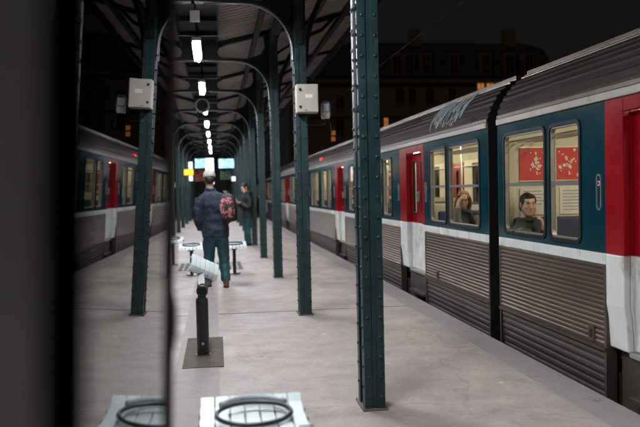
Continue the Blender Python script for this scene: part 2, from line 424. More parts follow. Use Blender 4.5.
for y in POSTY:
    b = MB()
    h = 1.23
    for s in (-1, 1):
        # lower chord with haunch (single plate), rafter, centre web, outer bracket
        lo = [(XC+s*(h-.06), y, 2.98)] + [(XC+s*((h-.62)+.56*math.cos(R(a))), y, 3.18+.56*math.sin(R(a))) for a in range(0, 91, 10)] + [(XC+s*.02, y, 3.755)]
        b.bar(lo, .12, [.05]*len(lo))
        b.bar([(XC+s*.02, y, 3.99), (XC+s*.3, y, 4.0), (XC+s*2.86, y, rz(2.86)-.02)], .11, [.06,.08,.05])
        web = [(XC, 3.76), (XC+s*.42, 3.76), (XC+s*.33, 3.80), (XC+s*.29, 3.87), (XC+s*.33, 3.94), (XC+s*.45, 4.0), (XC, 4.0)]
        b.loft([[(p[0], y-.012, p[1]) for p in web], [(p[0], y+.012, p[1]) for p in web]])
        # haunch web: fills between haunch and column, leaving the eye of the opening
        web = [(XC+s*(h-.04), 3.0)] + [(XC+s*((h-.62)+.58*math.cos(R(a))), 3.18+.58*math.sin(R(a))) for a in range(0, 91, 15)] + [(XC+s*(h-.42), 3.765), (XC+s*(h-.2), 3.84), (XC+s*(h-.13), 3.95), (XC+s*(h-.15), 4.14), (XC+s*(h-.04), 4.2)]
        b.loft([[(p[0], y-.011, p[1]) for p in web], [(p[0], y+.011, p[1]) for p in web]])
        ou = [(XC+s*(h+.08), y, 3.0)] + [(XC+s*(h+.08+.95*(1-math.cos(R(a)))), y, 3.0+1.28*math.sin(R(a))) for a in (12,25,38,52,66,80)] + [(XC+s*(h+1.05), y, rz(h+1.05)-.05)]
        b.bar(ou, .11, .055)
        b.bar([(XC+s*(h+.07), y, 3.85), (XC+s*(h+.5), y, 4.12)], .04, .04)
    b.build('girder', M['girder'], can)
# thin rods seen under the canopy
for i in range(12):
    y = 10.5+STEP*i; MB().tube([(XC-.36, y, 3.66), (XC+.36, y, 3.66)], .006, 6).build('tie_rod', M['conduit'], can)

# ------------------------------------------------------------ lamps
def make_lamp():
    x, y, z = XC, 7.14, 3.53
    t = thing('strip_lamp', 'lit strip lamp under the canopy just above the top of the view', 'lamp', (x, y, z), 'strip lamps under the canopy')
    MB().box(x-.064, x+.064, y-.68, y+.68, z+.040, z+.09).box(x-.064, x-.056, y-.68, y+.68, z-.028, z+.0399).box(x+.056, x+.064, y-.68, y+.68, z-.028, z+.0399).build('housing', M['lampbody'], t)
    MB().tube([(x, y-.6, z), (x, y+.6, z)], .030, 10).build('tube', M['tube'], t, smooth=True)
    for d in (-.5, .5): MB().tube([(x, y+d, z+.1), (x, y+d, 4.03)], .012, 6).build('hanger', M['girder'], t)
    return t
lamp0 = make_lamp()
for i in range(-1, 9):
    if i == 0: continue
    y = 7.14+STEP*i
    lab = 'lit strip lamp under the canopy above the nearest white seat' if i < 0 else ('largest lit strip lamp visible under the canopy, nearest in view' if i == 1 else f'lit strip lamp under the canopy, {ord_[i-1]} in line from the nearest in view')
    dup(lamp0, (XC, y, 3.53), lab)
# plate above the first lamp
t = thing('hanging_plate', 'small pale perforated plate hanging under the gutter before the nearest visible lamp', 'plate', (XC, 9.9, 3.9))
b = MB()
for i in range(4):
    b.box(XC-.06+i*.03, XC-.06+i*.03+.018, 9.9, 9.915, 3.73, 3.79); b.box(XC-.06+i*.03, XC-.06+i*.03+.018, 9.9, 9.915, 3.81, 3.86)
b.box(XC-.065, XC+.06, 9.917, 9.925, 3.72, 3.87)
b.build('plate', M['paper'], t); MB().tube([(XC, 9.92, 3.87), (XC, 9.92, 4.04)], .01, 6).build('hanger', M['girder'], t)
# round loudspeaker / clock
t = thing('round_loudspeaker', 'black round loudspeaker hanging under the canopy between the second and third visible lamps', 'loudspeaker', (XC-.05, 17.6, 3.5))
b = MB(); b.tube([(XC-.05, 17.5, 3.50), (XC-.05, 17.56, 3.50), (XC-.05, 17.8, 3.50)], [.17,.17,.08], 20); b.build('horn', M['black'], t, smooth=False)
MB().tube([(XC-.05, 17.49, 3.5), (XC-.05, 17.495, 3.5)], .13, 20).build('grille', M['girder'], t)
MB().tube([(XC-.05, 17.7, 3.6), (XC-.05, 17.7, 4.04)], .012, 6).build('hanger', M['girder'], t)

# ------------------------------------------------------------ box and lantern on the second column
y = PY0+STEP-.118
t = thing('electrical_box', 'beige electrical box with two black latches on the second right column', 'electrical box', (XR, y-.2, 2.40))
bx0, bx1 = XR-.075, XR+.18
MB().box(bx0, bx1, y-.19, y-.03, 2.40, 2.73).build('cabinet', M['boxpaint'], t, bevel=.008)
MB().box(bx0+.004, bx1-.004, y-.206, y-.192, 2.405, 2.725).build('door', M['boxpaint'], t, bevel=.006)
MB().box(bx0+.10, bx0+.185, y-.209, y-.2065, 2.565, 2.61).build('label_plate', M['paper'], t)
for zz in (2.465, 2.665): MB().tube([(bx0+.04, y-.218, zz), (bx0+.04, y-.205, zz)], .016, 12).build('latch', M['black'], t)
MB().box(bx0+.09, bx0+.12, y-.2085, y-.2065, 2.42, 2.427).build('keyhole_plate', M['black'], t)
MB().box(XR-.05, XR+.05, y-.03, y+.0, 2.45, 2.70).build('bracket', M['girder'], t)
t = thing('wall_lantern', 'small grey lantern box on an arm right of the beige electrical box', 'lantern', (XR+.3, 9.1, 2.4))
lx = XR+.285
b = MB(); b.tube([(lx-.05,8.79,2.36),(lx-.05,8.79,2.50),(lx-.03,8.79,2.54),(lx+.03,8.79,2.54),(lx+.05,8.79,2.50),(lx+.05,8.79,2.36)], .012, 8); b.build('hood', M['conduit'], t, smooth=True)
MB().box(lx-.042, lx+.042, 8.75, 8.83, 2.42, 2.515).build('lens', M['seatgrey'], t, bevel=.01)
MB().box(lx-.045, lx+.045, 8.76, 8.84, 2.34, 2.415).build('body', M['boxpaint'], t, bevel=.008)
b = MB(); b.tube([(XR+.06, 8.85, 2.28), (lx, 8.85, 2.28), (lx, 8.80, 2.345)], .012, 8); b.tube([(lx,8.80,2.34),(lx+.05,8.80,2.30),(lx+.07,8.80,2.18)], .006, 6); b.build('arm', M['girder'], t)

# ------------------------------------------------------------ seats on the platform
def pan_bits(t, x, y, z, Mx=None):
    def fin(b):
        if Mx is not None: b.xf(Mx)
        return b
    b = MB(); n = 7
    for i in range(n):
        x0 = x-.228+i*.0655; x1 = x0+.0595
        ys = [(-.235,-.05),(-.215,-.012),(-.12,.0),(.0,-.006),(.10,.0),(.17,.012),(.205,.045)]
        up = [[(x0,y+a,z+c),(x1,y+a,z+c),(x1,y+a,z+c-.012),(x0,y+a,z+c-.012)] for a, c in ys]
        b.loft(up)
    fin(b).build('seat_pan', M['seat'], t, bevel=.003, seg=1)
    b = MB()
    for a in (-.15, .0, .14): b.box(x-.235, x+.235, y+a-.012, y+a+.012, z-.034, z-.014)
    b.box(x-.238, x-.172, y-.165, y-.155, z+.0005, z+.0025).box(x+.176, x+.238, y-.165, y-.155, z+.0005, z+.0025)
    fin(b).build('frame', M['black'], t)
    b = MB(); ring = []
    for j in range(32):
        a = 2*math.pi*j/32; ring.append((x+.158*math.cos(a), y-.02+.118*math.sin(a), z+.026+.014*math.sin(a)))
    b.tube(ring, .0105, 8, close=True); 
    fin(b).build('ring', M['black'], t, smooth=True)
    b = MB(); arcp = [(x+.15*math.cos(R(a)), y-.0+.150*math.sin(R(a)), z+.042) for a in range(25, 156, 10)]
    b.tube(arcp, .016, 8, flat=1.2); fin(b).build('back_lip', M['seatgrey'], t, smooth=True)
def make_seat(x, y, label, z=.53):
    t = thing('platform_chair', label, 'seat', (x, y, 0), 'white slatted platform seats')
    pan_bits(t, x, y, z)
    b = MB(); b.rings([(x,y,0,.11,.11),(x,y,.015,.11,.11),(x,y,.02,.03,.03),(x,y,z-.10,.03,.03),(x,y,z-.05,.13,.13),(x,y,z-.036,.15,.15)], 20)
    b.build('pedestal', M['black'], t, smooth=False, bevel=.003)
    return t
s0 = make_seat(.135, 3.18, 'white slatted seat with a dark oval ring, nearest, at the bottom of the view')
dup(s0, (-.56, 3.24, 0), 'white slatted seat standing behind the black glass cabinet')
dup(s0, (-.47, 13.7, 0), 'white slatted seat left of the walking man, before the floor grating')
dup(s0, (.30, 13.7, 0), 'white slatted seat partly hidden right behind the man with the backpack')
dup(s0, (-.93, 15.8, 0), 'small white slatted seat beside the left row of columns')
# leaning seat on a bollard
lx, ly = -.155, 6.92
t = thing('leaning_bench', 'black bollard carrying a tilted white slatted leaning seat, on a rusty floor patch', 'leaning seat', (lx, ly, 0))
MB().tube([(lx,ly,.0),(lx,ly,.012),(lx,ly,.0125),(lx,ly,.50),(lx,ly,.53)], [.075,.075,.056,.056,.05], 24).build('pedestal', M['black'], t, bevel=.003)
MB().tube([(lx+.005,ly-.075,.60),(lx+.005,ly-.07,.60),(lx+.005,ly+.45,.60)], [.044,.052,.052], 24).build('cross_tube', M['black'], t, bevel=.004)
b = MB().tube([(lx+.005,ly-.079,.60),(lx+.005,ly-.076,.60)], .034, 20); b.build('end_cap', M['rubber'], t)
b = MB().box(lx-.035, lx+.035, ly-.05, ly+.05, .50, .57).bar([(lx,ly+.1,.62),(lx-.01,ly+.25,.72)], .06, .05, (1,0,0)); b.build('bracket', M['black'], t)
MB().ell((lx, ly-.058, .115), (.014,.01,.014), 10, 6).build('bolt', M['alu'], t, smooth=True)
MB().tube([(lx,ly-.06,.115),(lx,ly-.054,.115)], .026, 6).build('bolt_plate', M['black'], t)
# slatted rest: width vector w, depth vector d
cx, cy, cz = lx+.035, ly+.26, .785
wv = Vector((.25, .15, -.135)); dv = Vector((-.01, -.10, -.14))
wn_ = wv.normalized(); nn = wn_.cross(dv.normalized()).normalized(); dn = nn.cross(wn_).normalized()
if nn.z < 0: nn = -nn
RM = Matrix((wn_, dn, nn)).transposed()
b = MB(); wl = wv.length; dl = .215
for i in range(6):
    u0 = -wl/2 + i*wl/6 + .003; u1 = u0 + wl/6 - .008
    k = len(b.v)
    prof = [(-.09,.0),(-.03,.004),(.03,0),(.06,-.016),(.075,-.04),(.068,-.065)]
    b.loft([[(u0,a,c),(u1,a,c),(u1,a-(.0 if c>-.04 else .012),c-.012),(u0,a-(.0 if c>-.04 else .012),c-.012)] for a, c in prof])
b.xf(Matrix.Translation((cx,cy,cz)) @ RM.to_4x4()).build('slatted_rest', M['seat'], t, bevel=.003, seg=1)
b = MB(); b.box(-wl/2, wl/2, -.07, -.05, -.03, -.013).box(-wl/2, wl/2, .01, .03, -.03, -.013)
b.xf(Matrix.Translation((cx,cy,cz)) @ RM.to_4x4()).build('rest_frame', M['seatgrey'], t)

# ------------------------------------------------------------ black glass cabinet close to the camera
dm, ang, tilt = .100, R(1.25), R(1.6)
cab = thing('glass_cabinet', 'tall dark glass display cabinet at the left edge, mirroring the platform', 'cabinet', (-.2, .8, 0))
dirv = Vector((math.sin(ang), math.cos(ang), 0)); nrm = Vector((math.cos(ang), -math.sin(ang), 0))
base = Vector((-dm*math.cos(ang), dm*math.sin(ang), 1.5))
CM = Matrix((( nrm.x, dirv.x, 0),(nrm.y, dirv.y, 0),(0,0,1)))
tiltM = Matrix.Rotation(R(2.2), 4, dirv)
CMt = Matrix.Translation(base) @ tiltM @ CM.to_4x4()      # local: x out of glass, y along it, z up from eye height
Y0, Y1, Y2, Y3, TW = .05, .40, .515, 1.30, .15
def cbox(*a): return MB().box(*a).xf(CMt)
cbox(-.012, 0, Y2, Y3-TW, -1.3, .75).build('glass', M['mirror'], cab)
cbox(-.12, -.013, Y0, Y3-.004, -1.35, .80).build('carcass', M['matblack'], cab)
MB().box(-.012, .004, Y1, Y2, -1.35, .80).xf(CMt).build('frame', M['voidblack'], cab, bevel=.002)
MB().box(-.012, .003, Y3-TW, Y3, -1.35, .80).box(-.012, .003, Y2, Y3-TW-.0005, .751, .80).box(-.012, .003, Y2, Y3-TW-.0005, -1.35, -1.301).xf(CMt).build('edge_trim', M['girder'], cab, bevel=.002)
cbox(-.012, .002, Y0, Y1-.001, -1.35, .80).build('side_panel', M['cabgrey'], cab, bevel=.002)
MB().ell((.003,Y3-.04,-.215), (.009,.02,.052), 14, 10).xf(CMt).build('handle', M['black'], cab, smooth=True)
MB().box(-.10, -.02, Y0+.2, Y0+.3, -1.50, -1.35).box(-.10, -.02, Y3-.3, Y3-.2, -1.50, -1.35).xf(CMt).build('foot', M['black'], cab)

# ------------------------------------------------------------ trains
SX = 2.82
def rrect(y0, y1, z0, z1, r, n=5):
    pts = []
    for cy, cz, a0 in ((y1-r,z1-r,0),(y0+r,z1-r,90),(y0+r,z0+r,180),(y1-r,z0+r,270)):
        for k in range(n+1): a = R(a0+90*k/n); pts.append((cy+r*math.cos(a), cz+r*math.sin(a)))
    return pts
def ringplate(b, outer, inner, x0, x1):
    n = len(outer); o0=[(x0,*p) for p in outer]; i0=[(x0,*p) for p in inner]; o1=[(x1,*p) for p in outer]; i1=[(x1,*p) for p in inner]
    fs = []
    for j in range(n):
        k = (j+1)%n
        fs += [(j,k,n+k,n+j),(2*n+j,3*n+j,3*n+k,2*n+k),(n+j,n+k,3*n+k,3*n+j),(j,2*n+j,2*n+k,k)]
    b.add(o0+i0+o1+i1, fs)
def sq_outer(y0, y1, z0, z1, r, n=5):     # square outline with as many points as rrect
    pts = []
    for cy, cz, a0 in ((y1,z1,0),(y0,z1,90),(y0,z0,180),(y1,z0,270)):
        for k in range(n+1):
            a = a0+90*k/n
            ca, sa = math.cos(R(a)), math.sin(R(a)); m_ = max(abs(ca), abs(sa)); ca, sa = ca/m_, sa/m_
            oy = {0:y1-r,90:y0+r,180:y0+r,270:y1-r}[a0]; oz = {0:z1-r,90:z1-r,180:z0+r,270:z0+r}[a0]
            pts.append((oy+r*ca, oz+r*sa))
    return pts
WZ0, WZ1 = 1.035, 2.0
def make_car(e, s, L, lay, label, near_parts=True):
    """e: y of the car end that meets the other car; s: +1 runs away from it, -1 towards the camera"""
    mid = e+s*L/2
    t = thing('train_car', label, 'train', (SX+1.41, mid, -1.0), 'train cars at the platform')
    Yv = lambda q: e+s*q
    b0,b1,s0,s1,p0,d0,d1,p1 = lay
    wins = []; doors = []
    pitch = (L-2*((d0+d1)/2))/3
    wins += [(b0,b1),(s0,s1),(L-b1,L-b0),(L-s1,L-s0)]
    for k in range(4): doors.append((d0+k*pitch, d1+k*pitch))
    for k in range(3):
        a = p1+k*pitch; z = p0+(k+1)*pitch; c = (a+z)/2
        wins += [(c-.27-1.0, c-.27), (c-.27-1.09-.62, c-.27-1.09), (c+.27, c+.27+1.0), (c+.27+1.09, c+.27+1.09+.62)]
    wins.sort()
    pan = [(da-(d0-p0), db+(p1-d1)) for da, db in doors]       # door zones with red side panels
    solid = []; c = 0
    for a, z in pan: solid.append((c, a)); c = z
    solid.append((c, L))
    def yb(b, x0, x1, q0, q1, z0, z1): a, c2 = sorted((Yv(q0), Yv(q1))); b.box(x0, x1, a, c2, z0, z1)
    for side in (0, 1):
        def X(d): return SX+d if side == 0 else SX+2.82-d
        def xb(b, d0_, d1_, *r): x0, x1 = sorted((X(d0_), X(d1_))); yb(b, x0, x1, *r)
        # ribbed lower side
        lowp = []
        z = .895; depth = .0065
        while z > .30:
            lowp += [(0.004, z), (.004-depth, z-.008), (.004-depth, z-.022), (.004, z-.030)]; z -= .038
        lowp += [(.004, .29), (-.016, .285), (-.016, .262), (.006, .255)]
        z = .245
        while z > -.28:
            f = .035*(0.25-z)/.5
            lowp += [(.010+f, z), (.004+f, z-.014), (.004+f, z-.036), (.012+f, z-.050)]; z -= .062
        b = MB(); b2 = MB()
        for a, c2 in solid:
            k = next(i for i, p in enumerate(lowp) if p[1] < .2601)
            for bb, pr in ((b, lowp[:k]), (b2, lowp[k-1:])):
                vs = [(X(d), Yv(a), z_) for d, z_ in pr]+[(X(d), Yv(c2), z_) for d, z_ in pr]; n = len(pr)
                bb.add(vs, [(i, i+1, n+i+1, n+i) for i in range(n-1)])
            for q in (a, c2): q2 = q+.03 if q == a else q-.03; xb(b2, -.004, .08, *sorted((q, q2)), -.3, .255); xb(b2, -.004, .08, *sorted((q, q2)), .2551, .899)
        if side == 0:
            for q in (1.86, L-1.86):
                c_ = MB(); xb(c_, -.010, .02, q-.05, q+.05, .30, .42); c_.build('hatch_plate', M['steel'], t, bevel=.006)
                c_ = MB(); xb(c_, -.014, -.0105, q-.02, q+.02, .33, .39); c_.build('hatch_latch', M['matblack'], t)
        b.build('ribbed_panel', M['steel'], t); b2.build('skirt', M['skirt'], t)
        b = MB(); 
        for a, c2 in solid: xb(b, -.006, .05, a, c2, .90, .985)
        b.build('white_band', M['white'], t, bevel=.004, seg=1)
        # teal band with window openings
        b = MB()
        for a, c2 in solid:
            ws = [w_ for w_ in wins if w_[0] >= a-.01 and w_[1] <= c2+.01]
            xb(b, 0, .05, a, c2, .986, WZ0); xb(b, 0, .05, a, c2, WZ1, 2.10)
            cur = a
            for w_ in ws: xb(b, 0, .05, cur, w_[0], WZ0, WZ1); cur = w_[1]
            xb(b, 0, .05, cur, c2, WZ0, WZ1)
            for w_ in ws:
                y0, y1 = sorted((Yv(w_[0]), Yv(w_[1])))
                ringplate(b, sq_outer(y0, y1, WZ0, WZ1, .07), rrect(y0+.002, y1-.002, WZ0+.002, WZ1-.002, .07), X(.0), X(.05))
        b.build('teal_band', M['teal'], t)
        for w_ in wins:
            y0, y1 = sorted((Yv(w_[0]), Yv(w_[1])))
            b = MB(); ringplate(b, rrect(y0-.012, y1+.012, WZ0-.012, WZ1+.012, .078), rrect(y0+.018, y1-.018, WZ0+.018, WZ1-.018, .055), X(-.009), X(.045))
            w = b.build('window', M['rubber'], t)
            b = MB(); ringplate(b, rrect(y0+.019, y1-.019, WZ0+.019, WZ1-.019, .055), rrect(y0+.034, y1-.034, WZ0+.034, WZ1-.034, .045), X(.0), X(.035))
            x0, x1 = sorted((X(.002), X(.03))); b.box(x0, x1, y0+.034, y1-.034, 1.49, 1.52)
            b.build('window_frame', M['winframe'], w)
            x0, x1 = sorted((X(.016), X(.020)))
            MB().add([(x0,y0+.03,WZ0+.03),(x0,y1-.03,WZ0+.03),(x0,y1-.03,WZ1-.03),(x0,y0+.03,WZ1-.03)],[(0,1,2,3)]).build('pane', M['glass'], w)
        # red and white door surrounds
        for k, (a, z) in enumerate(doors):
            b = MB(); pa, pz = pan[k]
            xb(b, -.002, .05, pa, a, .986, 2.10); xb(b, -.002, .05, z, pz, .986, 2.10); xb(b, -.002, .05, a, z, 2.0, 2.10)
            xb(b, .051, .12, a-.02, a, .986, 2.05); xb(b, .051, .12, z, z+.02, .986, 2.05)
            b.build('door_surround', M['red'], t, bevel=.006)
            b = MB()
            for q0, q1 in ((pa+.0, a), (z, pz)):
                b = MB(); y0, y1 = sorted((Yv(q0), Yv(q1)))
                prof = [(-.004,.985),(-.004,.62),(.012,.52),(.022,.35),(.026,.30)]
                b.loft([[(X(d), y0, z_), (X(d), y1, z_), (X(d+.05), y1, z_), (X(d+.05), y0, z_)] for d, z_ in prof])
                b.loft([[(X(d+.051), y0 if (q0==pa)==(s>0) else y0, z_), (X(d+.051), y1, z_), (X(d+.10), y1, z_), (X(d+.10), y0, z_)] for d, z_ in prof])
                b.build('door_post', M['white'], t, bevel=.01)
            mid_ = (a+z)/2
            for q0, q1 in ((a+.004, mid_-.004), (mid_+.004, z-.004)):
                y0, y1 = sorted((Yv(q0), Yv(q1)))
                b = MB()
                wy0, wy1, wz0, wz1 = y0+.10, y1-.10, 1.12, 1.88
                x0, x1 = sorted((X(.075), X(.11)))
                b.box(x0,x1,y0,wy0,.985,2.0).box(x0,x1,wy1,y1,.985,2.0).box(x0,x1,wy0,wy1,.985,wz0).box(x0,x1,wy0,wy1,wz1,2.0)
                dr = b.build('door', M['red'], t, bevel=.004)
                MB().box(x0, x1, y0, y1, .31, .9845).build('lower_leaf', M['white'], dr, bevel=.008)
                b = MB(); ringplate(b, rrect(wy0-.012, wy1+.012, wz0-.012, wz1+.012, .05), rrect(wy0+.012, wy1-.012, wz0+.012, wz1-.012, .035), X(.070), X(.105)); b.build('window_seal', M['rubber'], dr)
                x0, x1 = sorted((X(.088), X(.092))); MB().add([(x0,wy0,wz0),(x0,wy1,wz0),(x0,wy1,wz1),(x0,wy0,wz1)],[(0,1,2,3)]).build('pane', M['glass'], dr)
                hy = Yv(mid_) + (-.05 if (q0 > mid_) == (s < 0) else .05)
                x0, x1 = sorted((X(.05), X(.072))); MB().box(x0,x1,hy-.012,hy+.012,1.30,1.44).build('handle', M['alu'], dr, bevel=.004)
            b = MB(); xb(b, .03, .30, a, z, .27, .305); b.build('door_sill', M['alu'], t, bevel=.004)
            b = MB(); xb(b, .09, .12, a-.2, z+.2, -.35, .265); b.build('step_well', M['skirt'], t)
            b = MB(); xb(b, .0, .10, a+.04, z-.04, -.03, .005); b.build('step', M['alu'] if side else M['skirt'], t, bevel=.005)
            # grab plates beside the door
            for q in (pa-.085, pz+.085):
                yy = Yv(q)
                b = MB(); ringplate(b, rrect(yy-.034, yy+.034, 1.30, 1.57, .033), rrect(yy-.024, yy+.024, 1.31, 1.56, .023), X(-.008), X(0))
                g = b.build('grab_plate', M['alu'], t)
                x0, x1 = sorted((X(-.006), X(-.001))); MB().tube([(x0,yy,1.50),(x1,yy,1.50)], .019, 14).build('button', M['paper'], g)
                x0, x1 = sorted((X(-.008), X(-.0045))); MB().tube([(x0,yy,1.50),(x1,yy,1.50)], .012, 14).build('button_centre', M['red'], g)
        # gutter and roof edge
        b = MB(); xb(b, -.022, .05, .0, L, 2.101, 2.16); b.build('gutter', M['cream'], t, bevel=.006)
        b = MB(); xb(b, -.012, .05, .0, L, 2.162, 2.20); b.build('gutter_rail', M['steel'], t, bevel=.004)
    # roof: ribbed curve
    half = []
    ctl = [(.0,2.20),(.05,2.33),(.13,2.45),(.235,2.55),(.36,2.62),(.62,2.70),(1.0,2.76),(1.41,2.78)]
    for i in range(len(ctl)-1):
        (a0,z0),(a1,z1) = ctl[i], ctl[i+1]; nseg = max(2, int(math.hypot(a1-a0, z1-z0)/.05))
        for k in range(nseg):
            f = k/nseg; px, pz = a0+(a1-a0)*f, z0+(z1-z0)*f; dx, dz = a1-a0, z1-z0; l = math.hypot(dx,dz); nx, nz = -dz/l, dx/l
            st = l/nseg
            for ff, hh in ((0,0),(.35,0),(.45,.014),(.9,.014)):
                half.append((px+dx/l*st*ff+nx*hh, pz+dz/l*st*ff+nz*hh))
    prof = [(SX+d, z) for d, z in half] + [(SX+2.82-d, z) for d, z in half[::-1]]
    n = len(prof); b = MB(); vs = [(x, Yv(0), z) for x, z in prof]+[(x, Yv(L), z) for x, z in prof]
    b.add(vs, [(i,i+1,n+i+1,n+i) for i in range(n-1)])
    b.build('roof', M['roofsteel'], t)
    b = MB(); yb(b, SX+.32, SX+.36, 0, L, 2.615, 2.645); b.build('roof_rail', M['steel'], t)
    b = MB()
    for q in (.02, L-.06):
        pr = [(x, z) for x, z in ([(SX+.02,.2),(SX+.02,2.2)]+[(SX+d+.01, z-.01) for d, z in ctl[1:]]+[(SX+2.82-d-.01, z-.01) for d, z in ctl[1:][::-1]]+[(SX+2.80,2.2),(SX+2.80,.2)])]
        b.loft([[(x, Yv(q), z) for x, z in pr], [(x, Yv(q+.03), z) for x, z in pr]])
    b.build('end_wall', M['interior'] if True else None, t)
    b = MB()
    q = -.002; pr = [(SX+.0,-.3),(SX+.0,2.2)]+[(SX+d, z) for d, z in ctl[1:]]+[(SX+2.82-d, z) for d, z in ctl[1:][::-1]]+[(SX+2.82,2.2),(SX+2.82,-.3)]
    b.loft([[(x, Yv(-.012), z) for x, z in pr], [(x, Yv(.0), z) for x, z in pr]]); b.build('end_skin', M['matblack'], t); b = MB(); b.loft([[(x, Yv(L), z) for x, z in pr], [(x, Yv(L+.012), z) for x, z in pr]])
    b.build('end_skin', M['matblack'], t)
    # underframe
    b = MB(); yb(b, SX+.10, SX+2.72, .05, L-.05, -.55, .10); b.build('underframe', M['matblack'], t)
    for q in (3.2, L-3.2):
        b = MB()
        for dq in (-1.1, 1.1):
            for xx in (SX+.69, SX+2.13): b.tube([(xx-.06, Yv(q)+dq, -.52), (xx+.06, Yv(q)+dq, -.52)], .43, 24)
        b.box(SX+.5, SX+.58, Yv(q)-1.5, Yv(q)+1.5, -.6, -.4).box(SX+2.24, SX+2.32, Yv(q)-1.5, Yv(q)+1.5, -.6, -.4)
        b.build('bogie', M['matblack'], t)
    # interior
    b = MB(); yb(b, SX+.12, SX+2.70, .06, L-.06, .20, .30); b.build('floor', M['floorint'], t)
    b = MB(); yb(b, SX+.13, SX+2.69, .06, L-.06, 2.36, 2.39)
    for sgn in (0,1):
        xx = [(SX+.055,2.05),(SX+.16,2.30),(SX+.20,2.36)]; xx = xx if not sgn else [(2*SX+2.82-x, z) for x, z in xx]
        b.add([(x, Yv(.06), z) for x, z in xx]+[(x, Yv(L-.06), z) for x, z in xx], [(0,1,4,3),(1,2,5,4)])
    b.build('ceiling', M['ceilint'], t)
    # inner lining of the side walls, below and between windows
    for side in (0,1):
        b = MB()
        for a, c2 in solid:
            x0, x1 = (SX+.052, SX+.066) if side == 0 else (SX+2.754, SX+2.768)
            yb(b, x0, x1, a, c2, .30, WZ0-.01); yb(b, x0, x1, a, c2, WZ1+.01, 2.1)
            ws = [w_ for w_ in wins if w_[0] >= a-.01 and w_[1] <= c2+.01]; cur = a
            for w_ in ws: yb(b, x0, x1, cur, w_[0]-.005, WZ0-.01, WZ1+.01); cur = w_[1]+.005
            yb(b, x0, x1, cur, c2, WZ0-.01, WZ1+.01)
        b.build('inner_lining', M['interior'], t)
    for xx in (SX+.75, SX+2.07):
        q = .8
        while q < L-1:
            b = MB(); yb(b, xx-.055, xx+.055, q, q+1.3, 2.315, 2.358); b.build('ceiling_light', M['carlight'], t); q += 1.9
    # luggage racks, partitions, poles, seats
    for k, (a, z) in enumerate(doors):
        for q in (a-.28, z+.28):
            for x0, x1 in ((SX+.10, SX+.95), (SX+1.87, SX+2.72)):
                b = MB(); yb(b, x0, x1, q-.012, q+.012, .30, 1.25); b.build('partition', M['interior'], t)
                b = MB(); xx = x1 if x0 < SX+1 else x0; b.tube([(xx, Yv(q), .3), (xx, Yv(q), 2.36)], .017, 8); b.build('grab_pole', M['alu'], t, smooth=True)
        b = MB(); b.tube([(SX+1.41, Yv((a+z)/2), .3), (SX+1.41, Yv((a+z)/2), 2.36)], .018, 8); b.build('grab_pole', M['alu'], t, smooth=True)
    zones = [(.07, doors[0][0]-.35)] + [(doors[k][1]+.33, doors[k+1][0]-.33) for k in range(3)] + [(doors[3][1]+.35, L-.07)]
    for a, z in zones:
        n_ = max(1, int((z-a)/1.6)); bay = (z-a)/n_
        for i in range(n_):
            for x0, x1 in ((SX+.10, SX+1.05), (SX+1.77, SX+2.72)):
                for q, f in ((a+i*bay+.03, 1), (a+(i+1)*bay-.03, -1)):
                    b = MB(); yb(b, x0, x1, *sorted((q, q+f*.10)), .55, 1.18); yb(b, x0, x1, *sorted((q+f*.102, q+f*.50)), .46, .57)
                    b.build('seat', M['seatfab'], t, bevel=.03)
            
        for x0, x1 in ((SX+.08, SX+.36), (SX+2.46, SX+2.74)):
            b = MB(); 
            for j in range(4): xx = x0+(x1-x0)*j/3; b.tube([(xx, Yv(a), 1.93), (xx, Yv(z), 1.93)], .008, 6)
            b.build('luggage_rack', M['alu'], t)
    return t
EN, EF, CL = 7.20, 7.48, 25.1
nearcar = make_car(EN, -1, 25.0, (.15,1.08,1.16,1.71,2.08,2.33,3.45,3.70), 'nearest train car with ribbed steel sides, at the right edge')
farcar = make_car(EF, 1, CL, (.26,1.36,1.45,2.15,2.43,2.55,3.38,3.78), 'second train car with graffiti on its roof, beyond the gangway gap')
car3 = make_car(EF+CL+.28, 1, CL, (.26,1.36,1.45,2.15,2.43,2.55,3.38,3.78), 'farthest train car, seen between the columns')
# gangways between cars
for k, (a, z) in enumerate(((EN, EF), (EF+CL, EF+CL+.28))):
    b = MB(); n_ = 5
    for i in range(n_):
        y0 = a+.013+(z-a-.026)*i/n_; y1 = a+.013+(z-a-.026)*(i+1)/n_ - .004
        b.box(SX+.32, SX+2.5, y0, y1, -.2, 2.42)
    o = b.build('gangway_bellows', mat('bellows_rubber', (.035,.034,.033), .6, var=.3), bevel=.01); tag(o, 'black rubber gangway between the two nearest train cars' if k == 0 else 'black rubber gangway between the two farthest train cars', 'gangway', )
